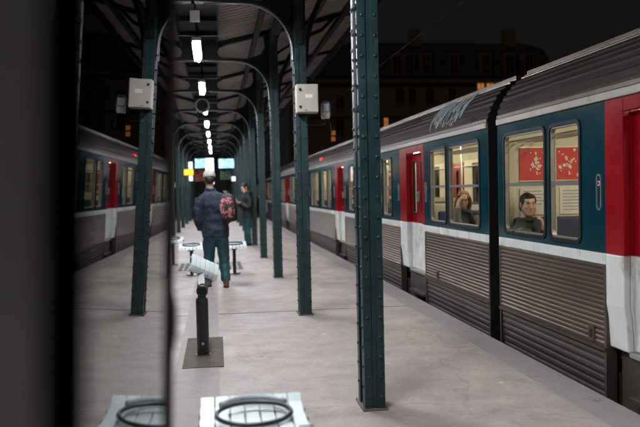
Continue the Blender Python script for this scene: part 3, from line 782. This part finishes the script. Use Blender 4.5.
# poster on the end wall of the near car
ye = EN-.055
def poster_part():
    b = MB().box(SX+.20, SX+.98, ye-.012, ye, 1.545, 1.87); po = b.build('poster', M['red_poster'], nearcar)
    b = MB()
    b.box(SX+.19, SX+.99, ye-.016, ye-.0005, 1.87, 1.882).box(SX+.19, SX+.99, ye-.016, ye-.0005, 1.533, 1.545); b.build('poster_frame', M['alu'], po)
    b = MB(); random.seed(3)
    def blob(cx, cz, rx, rz_):
        n = 9; ring = [(cx+rx*math.cos(2*math.pi*j/n)*(.8+.4*random.random()), cz+rz_*math.sin(2*math.pi*j/n)*(.8+.4*random.random())) for j in range(n)]
        kk = len(b.v)*2e-6; b.loft([[(x, ye-.0130-kk, z) for x, z in ring], [(x, ye-.0121, z) for x, z in ring]])
    for cx in (.37, .72):
        for i in range(26):
            blob(SX+cx+random.gauss(0,.045), 1.705+max(-.14,min(.14,random.gauss(0,.055))), .005+.013*random.random(), .005+.015*random.random())
    for i in range(22): blob(SX+.24+.7*random.random(), 1.565+.285*random.random(), .007, .007)
    b.build('poster_print', M['paper'], po)
    b = MB().box(SX+.20, SX+.58, ye-.010, ye, 1.20, 1.47).box(SX+.62, SX+.98, ye-.010, ye, 1.20, 1.47); no = b.build('notice', M['paper'], nearcar)
    b = MB()
    for x0 in (.23, .65):
        for i in range(7): b.box(SX+x0, SX+x0+.12+.16*random.random(), ye-.0112, ye-.0105, 1.43-i*.032, 1.44-i*.032)
    b.build('notice_print', M['greypanel'], no)
M['red_poster'] = mat('red_print', (.62,.05,.05), .5, var=.1)
poster_part()
# graffiti on the far car roof
b = MB(); random.seed(11)
def roofpt(y, f):   # f 0..1 up the curve
    ctl = [(.0,2.20),(.05,2.33),(.13,2.45),(.235,2.55),(.36,2.62)]
    i = min(3, int(f*4)); g = f*4-i; a = ctl[i]; c = ctl[i+1]; d = a[0]+(c[0]-a[0])*g; z = a[1]+(c[1]-a[1])*g
    dx, dz = c[0]-a[0], c[1]-a[1]; l = math.hypot(dx, dz); return Vector((SX+d-dz/l*.018, y, z+dx/l*.018))
for k in range(9):
    yc = 8.45+k*.145
    for rep in range(3):
        rx, rf = .03+.05*random.random(), .15+.22*random.random(); pts = []; cf = .30+.30*random.random()+.01*k
        a0 = random.random()*6; span = 2.0+3.5*random.random()
        for j in range(13):
            a = a0+span*j/12; pts.append(roofpt(yc+rx*math.cos(a), min(.9, max(.05, cf+rf*math.sin(a+.4*rep)))))
        b.tube(pts, .003+.004*random.random(), 5)
b.build('graffiti', mat('graffiti_paint', (.60,.66,.68), .5, var=.3, scale=30), farcar)
# red indicator lamp near the third door
MB().box(SX+.02, SX+.07, 20.0, 20.28, 2.30, 2.36).build('door_indicator', M['signred'], farcar)

# ------------------------------------------------------------ overhead wire, far signs
o = MB().tube([(4.35, -14, 4.72), (4.35, 100, 4.72)], .008, 6).build('overhead_wire', M['wire']); tag(o, 'thin overhead contact wire running along above the train', 'wire')
#o = MB().tube([(4.35, -14, 5.9), (4.35, 15, 5.75), (4.35, 45, 5.9), (4.35, 100, 5.8)], .010, 6).build('catenary_wire', M['wire']); tag(o, 'upper catenary wire above the contact wire over the train', 'wire')
def panel(name, label, cat, X0, X1, Z0, Z1, Y, m, frame=M['black'], hang=4.03, th=.08, part='face'):
    t = thing(name, label, cat, ((X0+X1)/2, Y, Z0))
    MB().box(X0-.02, X1+.02, Y, Y+th, Z0-.02, Z1+.02).build('casing', frame, t)
    MB().box(X0, X1, Y-.006, Y-.001, Z0, Z1).build(part, m, t)
    if hang:
        for f in (.2, .8): xx = X0+(X1-X0)*f; MB().tube([(xx, Y+th/2, Z1+.02), (xx, Y+th/2, hang)], .012, 6).build('hanger', M['girder'], t)
    return t
panel('information_screen', 'bright blue information screen on the left of the lit white advert panel', 'screen', -0.87, -0.38, 2.56, 2.96, 33, M['screen'], part='display')
panel('information_screen', 'bright blue information screen above right of the man in the white cap', 'screen', 0.15, 0.81, 2.54, 2.94, 33, M['screen'], part='display')
panel('advert_panel', 'tall lit white advert panel behind the head of the man in the cap', 'advert panel', -0.41, -0.07, 1.84, 2.93, 32, M['advert'], part='poster')
panel('departure_board', 'dark departure board with reddish lettering below the left blue screen', 'departure board', -0.91, -0.52, 2.01, 2.51, 34, M['board'], part='display', hang=2.4)
panel('departure_board', 'dark departure board with greenish lettering below the right blue screen', 'departure board', 0.23, 0.69, 2.07, 2.44, 34, M['boardg'], part='display', hang=2.4)
panel('yellow_sign', 'lit yellow sign crossing a white column sign by the left columns', 'sign', -1.11, -0.78, 2.12, 2.33, 27, M['yellow'], hang=None)
panel('column_sign', 'narrow upright white sign behind the yellow sign', 'sign', -0.95, -0.82, 1.92, 2.60, 27.3, M['signwhite'], hang=None)
panel('white_notice', 'small square white notice right of the man in the cap, lowest of three', 'sign', 0.61, 0.76, 1.91, 2.08, 29, M['signwhite'], hang=None)
panel('grey_cabinet', 'small pale grey cabinet on a right column above the waiting person', 'cabinet', 0.95, 1.16, 2.40, 2.71, 33, M['greypanel'], hang=None)
panel('meter_box', 'small beige meter box high on a distant right column', 'meter box', 0.98, 1.18, 2.78, 3.07, 28.9, M['boxpaint'], hang=None)
panel('pale_notice', 'small pale notice low at the far left beside the left columns', 'sign', -1.44, -1.33, 1.69, 1.83, 25, M['paper'], hang=None)

# ------------------------------------------------------------ dark building behind the train
bd = thing('apartment_building', 'dark stone apartment building with mansard roof and a few orange lit windows', 'building', (20, 75, -1.25))
Yb = 75
xL, xR, zc, zt = 8.6, 36.3, 12.2, 16.0
MB().box(xL, xR, Yb, Yb+12, -1.25, zc).build('wall', M['stone'], bd)
MB().box(xL-.3, xR+.3, Yb-.5, Yb+12.2, zc, zc+.35).box(xL-.1, xR+.1, Yb-.2, Yb-.01, zc-3.4, zc-3.1).build('cornice', M['stone'], bd)
b = MB(); b.loft([[(xL,Yb+.1,zc+.36),(xR,Yb+.1,zc+.36),(xR,Yb+11,zc+.36),(xL,Yb+11,zc+.36)], [(xL+1,Yb+1.6,zt),(xR-1,Yb+1.6,zt),(xR-1,Yb+9,zt),(xL+1,Yb+9,zt)], [(xL+2,Yb+4.5,zt+1.2),(xR-2,Yb+4.5,zt+1.2),(xR-2,Yb+6,zt+1.2),(xL+2,Yb+6,zt+1.2)]])
rf = b.build('roof', M['slate'], bd)
for cx in (xL+5, xL+13, xR-4):
    MB().box(cx-.5, cx+.5, Yb+3, Yb+4.6, zt, zt+2.6).build('chimney', M['stone'], rf)
def bwin(X0, X1, Z0, Z1, kind):
    lit = kind == 'lit'; proud = -.3 if kind == 'dormer' else 0
    b = MB(); fr = .10
    b.box(X0-fr, X0, Yb-.06-proud, Yb+.3-proud, Z0-fr, Z1+fr).box(X1, X1+fr, Yb-.06-proud, Yb+.3-proud, Z0-fr, Z1+fr).box(X0, X1, Yb-.06-proud, Yb+.3-proud, Z1, Z1+fr).box(X0, X1, Yb-.12-proud, Yb+.3-proud, Z0-fr, Z0)
    b.box((X0+X1)/2-.04, (X0+X1)/2+.04, Yb-.05-proud, Yb-.03-proud, Z0, Z1)
    if lit: b.box(X0, X1, Yb-.052-proud, Yb-.032-proud, (Z0+Z1)/2-.03, (Z0+Z1)/2+.03)
    w_ = b.build('window', M['stone'], bd)
    MB().box(X0, X1, Yb-.028-proud, Yb-.02-proud, Z0, Z1).build('pane', M['glow_orange'] if lit else M['panedark'], w_)
    if kind == 'dormer': MB().box(X0-.2, X1+.2, Yb+.31, Yb+1.9, Z0-.3, Z1+.3).build('dormer', M['stone'], bd)
for args in ((18.41, 19.21, 13.16, 15.1, 'dormer'),
             (19.67, 20.48, 13.16, 15.1, 'dormer'),
             (21.47, 22.28, 13.16, 15.11, 'dormer'),
             (24.45, 25.27, 13.16, 15.12, 'dormer'),
             (27.9, 28.73, 13.16, 15.12, 'dormer'),
             (30.51, 31.36, 13.15, 15.13, 'dormer'),
             (32.6, 33.45, 13.15, 15.14, 'dormer'),
             (18.61, 19.31, 10.1, 11.74, 'dark'),
             (19.87, 20.58, 10.09, 11.73, 'dark'),
             (21.78, 22.49, 10.08, 11.73, 'dark'),
             (24.12, 24.84, 10.06, 11.72, 'dark'),
             (27.25, 27.94, 10.93, 12.16, 'lit'),
             (28.23, 29.03, 11.02, 12.16, 'lit'),
             (17.24, 17.64, 7.76, 8.68, 'lit'),
             (11.77, 12.12, 7.01, 7.42, 'lit'),
             (11.75, 12.1, 6.4, 6.81, 'lit'),
             (12.36, 13.05, 9.63, 11.05, 'dark'),
             (12.3, 12.99, 7.1, 8.53, 'dark'),
             (14.22, 14.91, 9.62, 11.04, 'dark'),
             (14.16, 14.86, 7.08, 8.51, 'dark'),
             (15.67, 16.37, 9.61, 11.04, 'dark'),
             (15.61, 16.31, 7.06, 8.5, 'dark')): bwin(*args)

# ------------------------------------------------------------ people
def head_mesh(b, c, rot, beard=False):
    """adds head, face and neck stub to b. Local: face towards -Y, up +Z; c = centre of the head"""
    k = len(b.v)
    n = 20
    prof = [(-.125,.020,.022,-.050),(-.115,.042,.045,-.040),(-.095,.056,.064,-.028),(-.065,.066,.080,-.014),(-.03,.072,.090,-.004),(.0,.075,.096,.0),(.03,.077,.099,.004),(.06,.074,.096,.006),(.085,.064,.084,.008),(.105,.045,.060,.010),(.118,.018,.026,.010)]
    b.loft([[Vector((rx*math.cos(2*math.pi*j/n), cy+ry*math.sin(2*math.pi*j/n), z)) for j in range(n)] for z, rx, ry, cy in prof])
    b.tube([(0,-.090,.022),(0,-.104,-.005),(0,-.116,-.028),(0,-.098,-.036)], [.008,.011,.014,.010], 8)      # nose
    b.tube([(-.045,-.084,.034),(-.02,-.094,.036),(0,-.092,.032),(.02,-.094,.036),(.045,-.084,.034)], [.008,.010,.008,.010,.008], 6)   # brow
    b.tube([(-.022,-.090,-.060),(0,-.098,-.058),(.022,-.090,-.060)], [.005,.008,.005], 6)
    b.tube([(-.02,-.088,-.069),(0,-.094,-.070),(.02,-.088,-.069)], [.005,.008,.005], 6)
    b.ell((0,-.080,-.098), (.024,.018,.016), 10, 6)
    for s in (-1,1):
        b.ell((s*.040,-.070,-.022), (.022,.018,.020), 10, 6); b.ell((s*.076,.010,-.008), (.009,.018,.028), 10, 6)
    mtx = Matrix.Translation(c) @ rot.to_4x4(); b.xf(mtx, k); return mtx
def face_bits(t, mtx, hairmat, hair='short', beard=None):
    for s in (-1,1):
        b = MB().ell((s*.030,-.083,.012), (.0105,.009,.0055), 10, 6); b.xf(mtx); e = b.build('eye', M['eyewhite'], t, smooth=True)
        b = MB().ell((s*.030,-.0915,.012), (.0055,.003,.0052), 10, 6); b.xf(mtx); b.build('iris', M['black'], e, smooth=True)
        b = MB().tube([(s*.016,-.099,.033),(s*.032,-.099,.040),(s*.050,-.086,.034)], [.003,.0045,.003], 6); b.xf(mtx); b.build('eyebrow', hairmat, t, smooth=True)
    b = MB().tube([(-.022,-.097,-.0645),(0,-.102,-.064),(.022,-.097,-.0645)], [.002,.003,.002], 6); b.xf(mtx); b.build('lips', mat('lips', (.35,.12,.10), .5), t, smooth=True)
    if hair == 'short':
        b = MB(); b.ell((0,.022,.044), (.081,.096,.087), 22, 14, z0=-.2); b.ell((0,.050,-.02), (.078,.066,.09), 18, 10)
        b.ell((0,-.045,.088), (.060,.042,.038), 14, 8)
        for s in (-1,1): b.ell((s*.066,-.012,.045), (.016,.050,.055), 12, 8); b.ell((s*.070,-.012,.0), (.009,.016,.045), 10, 6)
    else:
        b = MB(); b.ell((0,.020,.035), (.094,.106,.098), 22, 14, z0=-.3)
        for s in (-1,1): b.tube([(s*.07,-.035,.07),(s*.088,-.02,.0),(s*.092,.0,-.08),(s*.085,.01,-.17),(s*.07,.0,-.22)], [.022,.030,.036,.034,.018], 10)
        b.tube([(0,.08,.03),(0,.10,-.08),(0,.09,-.18)], [.07,.085,.05], 12)
    rnd = random.Random(5)
    b.v = [tuple(Vector(v)+Vector([rnd.uniform(-.003,.003) for _ in range(3)])) for v in b.v]
    b.xf(mtx); b.build('hair', hairmat, t, remesh=.005, fold=.018)
    if beard:
        b = MB(); n = 14; pts = []
        b.tube([(-.074,-.012,-.03),(-.068,-.035,-.065),(-.045,-.068,-.100),(0,-.086,-.112),(.045,-.068,-.100),(.068,-.035,-.065),(.074,-.012,-.03)], [.008,.014,.018,.020,.018,.014,.008], 10)
        b.tube([(-.024,-.094,-.052),(0,-.104,-.048),(.024,-.094,-.052)], [.004,.005,.004], 6)
        b.xf(mtx); b.build('beard', beard, t, remesh=.005)
def hand(b, wrist, d, palm_n, side=1, curl=.5, size=1.0):
    """five-finger hand: d = finger direction, palm_n = direction the palm faces"""
    d = Vector(d).normalized(); pn = Vector(palm_n); pn = (pn-d*pn.dot(d)).normalized(); sd = d.cross(pn).normalized()*side; w_ = Vector(wrist); S = size
    n = 12
    def ringat(f, hw, th): c = w_+d*f*S; return [c+sd*hw*S*math.cos(2*math.pi*j/n)+pn*th*S*math.sin(2*math.pi*j/n) for j in range(n)]
    b.loft([ringat(-.02,.027,.022), ringat(.02,.034,.017), ringat(.06,.041,.015), ringat(.09,.041,.013)])
    for i, (o, ln) in enumerate(((-.031,.070),(-.0105,.080),(.010,.075),(.030,.058))):
        p = w_+d*.082*S+sd*o*S; path = [p]; ang_ = 0
        for q, f in enumerate((.45,.32,.23)):
            ang_ += curl*(.5+.5*q); dd = (d*math.cos(ang_)+pn*math.sin(ang_)); p = p+dd*ln*f*S; path.append(p)
        b.tube(path, [.0095*S,.009*S,.0083*S,.0065*S], 8)
    p = w_+d*.02*S-sd*.03*S; q = p-sd*.028*S+d*.025*S+pn*.012*S; r = q+d*.035*S-sd*.008*S+pn*.012*S
    b.tube([p,q,r], [.013*S,.011*S,.008*S], 8)
def limb(b, pts, rad, n=12):
    P_ = [Vector(p) for p in pts]; out = []; rr = []
    for i in range(len(P_)-1):
        for k in range(4): f = k/4; out.append(P_[i].lerp(P_[i+1], f)); rr.append(rad[i]+(rad[i+1]-rad[i])*f)
    out.append(P_[-1]); rr.append(rad[-1]); b.tube(out, rr, n)
def I3(rx=0, ry=0, rz_=0): return Euler((R(rx),R(ry),R(rz_))).to_matrix()

# --- walking man, seen from behind (facing +Y)
px, py = -.025, 11.85
man = thing('person', 'man in white cap and navy jacket walking away with a floral backpack', 'person', (px, py, 0))
o3 = Vector((px, py, 0))
T = Matrix.Translation(o3)
b = MB()
hm = head_mesh(b, Vector((-.075,.07,1.715)), I3(18,0,180+8))
b.tube([(-.065,.02,1.44),(-.07,.03,1.54),(-.075,.05,1.62)], [.062,.058,.056], 14)
b.rings([(0,0,.9,.15,.10),(-.01,0,1.15,.15,.10),(-.03,0,1.38,.18,.10),(-.05,.01,1.48,.10,.08)])
limb(b, [(-.20,.0,1.40),(-.25,-.01,1.14),(-.22,.10,.91)], [.05,.042,.03]); limb(b, [(.14,0,1.40),(.24,0,1.14),(.17,.18,1.03)], [.05,.042,.03])
limb(b, [(-.09,0,.90),(-.105,.06,.50),(-.12,.09,.09)], [.08,.055,.04]); limb(b, [(.09,0,.90),(.115,.0,.50),(.14,-.10,.09)], [.08,.055,.04])
hand(b, (-.215,.11,.895), (.3,.5,-.8), (1,0,0), 1, .5); hand(b, (.17,.19,1.03), (-.2,1,.1), (-1,0,0), -1, .5)
b.xf(T).build('body', M['skin'], man, remesh=.008)
face_bits(man, T @ hm, M['hair'], 'short')
b = MB()
b.rings([(.005,.0,.79,.215,.145),(.005,.0,.86,.215,.145),(.0,.0,1.0,.205,.135),(-.01,0,1.15,.195,.13),(-.02,.0,1.30,.225,.14),(-.03,.0,1.40,.235,.13),(-.04,.005,1.47,.185,.11),(-.06,.015,1.51,.095,.085),(-.065,.02,1.56,.078,.078)], 26)
limb(b, [(-.215,.0,1.40),(-.262,-.01,1.22),(-.262,.0,1.08),(-.225,.09,.92)], [.088,.082,.076,.062]); limb(b, [(.145,0,1.40),(.235,-.01,1.24),(.25,.0,1.11),(.18,.16,1.03)], [.085,.078,.07,.055])
b.tube([(-.13,.02,1.555),(-.1,-.05,1.545),(-.065,-.07,1.54),(-.03,-.05,1.545),(.0,.02,1.555)], .022, 8)
b.xf(T).build('jacket', M['navy'], man, remesh=.012, fold=.05)
b = MB()
b.rings([(.005,0,.74,.17,.12),(.005,0,.84,.175,.12),(.0,0,.95,.16,.11)], 22)
limb(b, [(-.090,.0,.82),(-.105,.05,.62),(-.11,.07,.48),(-.12,.06,.28),(-.125,.09,.09)], [.108,.100,.090,.082,.078]); limb(b, [(.092,0,.82),(.11,.015,.62),(.12,.02,.48),(.135,-.05,.28),(.145,-.09,.10)], [.108,.100,.090,.080,.074])
for zz, xx, yy in ((.14,-.124,.085),(.20,-.122,.075),(.15,.144,-.08),(.21,.139,-.06)): b.tube([(xx+.072*math.cos(a), yy+.072*math.sin(a), zz+.01*math.sin(3*a)) for a in [2*math.pi*j/14 for j in range(14)]], .010, 6, close=True)
b.xf(T).build('trousers', M['denim'], man, remesh=.010, fold=.05)
for (fx, fy) in ((-.125,.10),(.145,-.08)):
    b = MB(); b.loft([[Vector((fx+w_*math.cos(a), fy+q+.0, max(.012, zc_+h_*math.sin(a)))) for a in [2*math.pi*j/14 for j in range(14)]] for q, w_, h_, zc_ in ((-.085,.025,.035,.045),(-.07,.040,.055,.06),(-.02,.043,.075,.08),(.04,.043,.06,.065),(.12,.048,.035,.045),(.18,.038,.022,.032),(.20,.015,.012,.026))])
    b.rings([(fx,fy-.03,.05,.048,.055),(fx,fy-.03,.15,.052,.055)], 14)
    sh = b.xf(T).build('boot', M['brown'], man, remesh=.008)
    b = MB(); b.loft([[(fx+w_*math.cos(a), fy+.055+l_*math.sin(a), z_) for a in [2*math.pi*j/18 for j in range(18)]] for z_, w_, l_ in ((0,.048,.14),(.022,.05,.145))]); b.xf(T).build('sole', M['rubber'], sh)
b = MB(); hc = T @ hm
b.ell((0,.008,.040), (.100,.116,.104), 24, 14, z0=-.3)
b.rings([(0,.010,.000,.098,.114),(0,.008,.05,.101,.117)], 24)
b.xf(hc); cp = b.build('cap', M['capwhite'], man, remesh=.006)
b = MB(); b.loft([[(w_*math.cos(R(a)), -.09-l_*math.sin(R(a)), z_) for a in range(0,181,20)]+[(w_*.9, -.05, z_), (-w_*.9, -.05, z_)] for z_, w_, l_ in ((.034,.075,.075),(.042,.075,.075))]); b.xf(hc); b.build('brim', M['capwhite'], cp)
b = MB().ell((0,.006,.143), (.010,.010,.006), 8, 5); b.xf(hc); b.build('cap_button', M['capwhite'], cp)
# backpack on his right shoulder
bp = thing('backpack', 'black backpack with pink and red floral front on the walking man\'s shoulder', 'backpack', (px+.2, py-.2, 1.08))
bc = Vector((px+.195, py-.21, 1.27)); BM = Matrix.Translation(bc+Vector((.015,.01,-.01))) @ I3(-4, -8, -14).to_4x4() @ Matrix.Diagonal((.88,.92,.90,1))
b = MB(); b.loft([[ (w_*math.copysign(abs(math.cos(a))**.6, math.cos(a)), d_*math.copysign(abs(math.sin(a))**.6, math.sin(a)), z_) for a in [2*math.pi*j/20 for j in range(20)]] for z_, w_, d_ in ((-.25,.09,.05),(-.235,.125,.085),(-.15,.145,.105),(0,.15,.105),(.13,.14,.09),(.20,.11,.07),(.235,.05,.03))]); b.xf(BM).build('bag', M['coat'], bp, remesh=.012, fold=.03)
b = MB(); b.loft([[ (w_*math.copysign(abs(math.cos(a))**.7, math.cos(a)), -.095+d_*math.copysign(abs(math.sin(a))**.7, math.sin(a)), z_) for a in [2*math.pi*j/20 for j in range(20)]] for z_, w_, d_ in ((-.20,.07,.02),(-.18,.115,.035),(-.06,.135,.045),(.05,.132,.04),(.13,.11,.03),(.165,.06,.015))]); b.xf(BM).build('floral_pocket', M['floral'], bp, smooth=True, sub=1)
b = MB(); b.tube([(-.09,-.128,.02),(-.03,-.140,.025),(.03,-.140,.02),(.09,-.128,.03)], .004, 6); b.tube([(.02,-.142,-.10),(.08,-.130,-.10)], .004, 6); b.xf(BM).build('zip', M['black'], bp)
b = MB(); b.tube([(-.02,.02,.22),(-.03,.06,.26),(.0,.08,.27),(.03,.06,.26),(.03,.02,.22)], .010, 6); b.xf(BM).build('top_handle', M['coat'], bp)
b = MB(); b.bar([bc+Vector((-.02,.04,.20)), bc+Vector((-.035,.13,.245)), bc+Vector((-.03,.24,.24)), bc+Vector((.02,.34,.12)), bc+Vector((.07,.35,-.05)), bc+Vector((.09,.22,-.17)), bc+Vector((.05,.06,-.2))], .05, .012, (1,0,0)); b.build('strap', M['coat'], bp)

# --- waiting person with a phone (facing -X)
qx, qy = .84, 20.6
w2 = thing('person', 'person in black coat standing by a column looking down at a phone', 'person', (qx, qy, 0))
T2 = Matrix.Translation((qx, qy, 0)) @ I3(0,0,-70).to_4x4()    # local faces -Y, turned to -X
b = MB(); hm2 = head_mesh(b, Vector((0,-.06,1.60)), I3(22,0,0)); b.tube([(0,0,1.38),(0,-.02,1.46),(0,-.04,1.53)], [.06,.055,.052], 12)
b.rings([(0,0,.9,.15,.1),(0,0,1.15,.14,.1),(0,0,1.33,.17,.1),(0,0,1.42,.09,.07)])
for s in (-1,1):
    limb(b, [(s*.18,0,1.34),(s*.21,-.02,1.08),(s*.06,-.26,1.20)], [.045,.04,.028]); limb(b, [(s*.08,0,.88),(s*.09,-.01,.48),(s*.09,0,.08)], [.08,.05,.04])
    hand(b, (s*.055,-.27,1.205), (-s*.2,-.9,.5), (0,.5,1), s, .7)
b.xf(T2).build('body', M['skin2'], w2, remesh=.008)
face_bits(w2, T2 @ hm2, M['hair'], 'short')
b = MB(); b.rings([(0,0,.76,.19,.14),(0,0,.9,.19,.145),(0,0,1.1,.185,.14),(0,0,1.28,.20,.14),(0,0,1.36,.19,.125),(0,.01,1.43,.12,.10),(0,0,1.49,.085,.085)], 24)
for s in (-1,1): limb(b, [(s*.185,0,1.34),(s*.225,-.01,1.12),(s*.21,-.06,1.06),(s*.075,-.24,1.18)], [.082,.072,.066,.048])
b.tube([(-.09,-.03,1.47),(-.07,.09,1.48),(0,.12,1.48),(.07,.09,1.48),(.09,-.03,1.47)], .035, 8)
b.xf(T2).build('coat', M['coat'], w2, remesh=.012, fold=.05)
b = MB(); b.rings([(0,0,.72,.16,.12),(0,0,.9,.15,.11)], 20)
for s in (-1,1): limb(b, [(s*.082,0,.80),(s*.09,-.01,.48),(s*.09,.0,.08)], [.095,.072,.062])
b.xf(T2).build('trousers', M['denim'], w2, remesh=.010, fold=.04)
for s in (-1,1):
    b = MB(); b.loft([[Vector((s*.09+w_*math.cos(a), -q+.0, max(.0, zc_+h_*math.sin(a)))) for a in [2*math.pi*j/12 for j in range(12)]] for q, w_, h_, zc_ in ((-.07,.03,.04,.045),(-.02,.042,.06,.06),(.06,.044,.045,.045),(.15,.042,.03,.032),(.19,.02,.015,.02))]); b.xf(T2).build('shoe', M['black'], w2, remesh=.008)
ph = thing('phone', 'phone held up by the person in the black coat', 'phone', (qx-.3, qy, 1.25))
b = MB().obox((0,-.34,1.27), (.075,.009,.15), I3(-50)); b.xf(T2).build('case', M['phone'], ph)
b = MB().obox((0,-.335,1.275), (.068,.002,.138), I3(-50)); b.xf(T2).build('display', emit('phone_screen', (.8,.9,1), 1.5), ph)

# --- seated passengers
def passenger(name_label, loc, rotz, skin, hairm, hair, cloth, pose, beard=None, headrot=(0,0,0), scarf=None, garment='jacket'):
    x, y, z = loc      # z: centre of the head
    zs = z-.70         # seat height
    t = thing('person', name_label, 'person', (x, y, zs))
    TT = Matrix.Translation((x, y, z)) @ I3(0,0,rotz).to_4x4() @ Matrix.Scale(.9, 4)     # local: face -Y, head centre at origin
    b = MB(); hm_ = head_mesh(b, Vector((0,0,0)), I3(*headrot)); b.tube([(0,.045,-.22),(0,.03,-.15),(0,.01,-.08)], [.062,.056,.052], 14)
    b.rings([(0,.06,-.66,.15,.11),(0,.06,-.45,.14,.10),(0,.06,-.30,.17,.10),(0,.05,-.22,.09,.07)])
    for s in (-1,1): limb(b, [(s*.09,.05,-.62),(s*.11,-.38,-.60),(s*.11,-.42,-.70-.28)], [.08,.06,.045])
    arms = pose
    for sh, el, wr, hd, pn, sd, cu in arms:
        limb(b, [sh, el, wr], [.05,.042,.029]); hand(b, wr, hd, pn, sd, cu)
    b.xf(TT).build('body', skin, t, remesh=.0065)
    face_bits(t, TT @ hm_, hairm, hair, beard)
    b = MB(); b.rings([(0,.06,-.68,.19,.14),(0,.06,-.50,.18,.135),(0,.06,-.36,.20,.135),(0,.055,-.27,.195,.12),(0,.05,-.215,.14,.095),(0,.045,-.165,.085,.08)], 24)
    for sh, el, wr, hd, pn, sd, cu in arms:
        w3 = Vector(el).lerp(Vector(wr), .93); limb(b, [sh, el, w3], [.080,.066,.046])
    b.tube([(.085*math.cos(a), .03+.08*math.sin(a), -.16) for a in [2*math.pi*j/14 for j in range(14)]], .024, 8, close=True)
    b.xf(TT).build(garment, cloth, t, remesh=.010, fold=.035)
    b = MB()
    for s in (-1,1): limb(b, [(s*.09,.06,-.62),(s*.11,-.38,-.60),(s*.11,-.42,-.70-.25)], [.095,.075,.06])
    b.xf(TT).build('trousers', M['coat'], t, remesh=.012)
    if scarf:
        b = MB(); b.tube([(.11*math.cos(a), .02+.10*math.sin(a), -.17+.01*math.sin(2*a)) for a in [2*math.pi*j/14 for j in range(14)]], .035, 8, close=True); b.tube([(.06,-.10,-.18),(.08,-.13,-.30),(.09,-.12,-.42)], [.035,.045,.05], 10); b.xf(TT).build('scarf', scarf, t, remesh=.01)
    return t
X1, Y1_ = 3.01, 6.93
stub = mat('stubble', (.20,.125,.095), .7, var=.2, scale=60)
passenger('young man with short dark hair at the nearest carriage window, hand at his chin', (X1, Y1_, 1.31), 46, M['skin'], M['hair'], 'short', M['green'],
    [((.19,.05,-.26),(.22,-.15,-.47),(-.01,-.175,-.245),(-.30,.12,.9),(-.3,.95,0),1,.9), ((-.17,.05,-.26),(-.18,-.02,-.50),(-.08,-.26,-.52),(.8,-.6,0),(0,0,-1),-1,.6)], beard=stub, headrot=(6,0,-50))
passenger('woman with brown hair resting her forehead on a raised hand at the window', (3.13, 9.2, 1.33), 0, M['skin2'], M['hairbrown'], 'long', M['greywool'],
    [((-.14,.05,-.26),(-.15,-.19,-.40),(-.125,-.125,-.09),(.30,.12,1),(1,.3,0),-1,.35), ((.17,.05,-.26),(.24,-.05,-.48),(.06,-.24,-.42),(-.8,-.5,.1),(0,0,-1),1,.6)], headrot=(14,6,-14), scarf=M['coat'], garment='sweater')
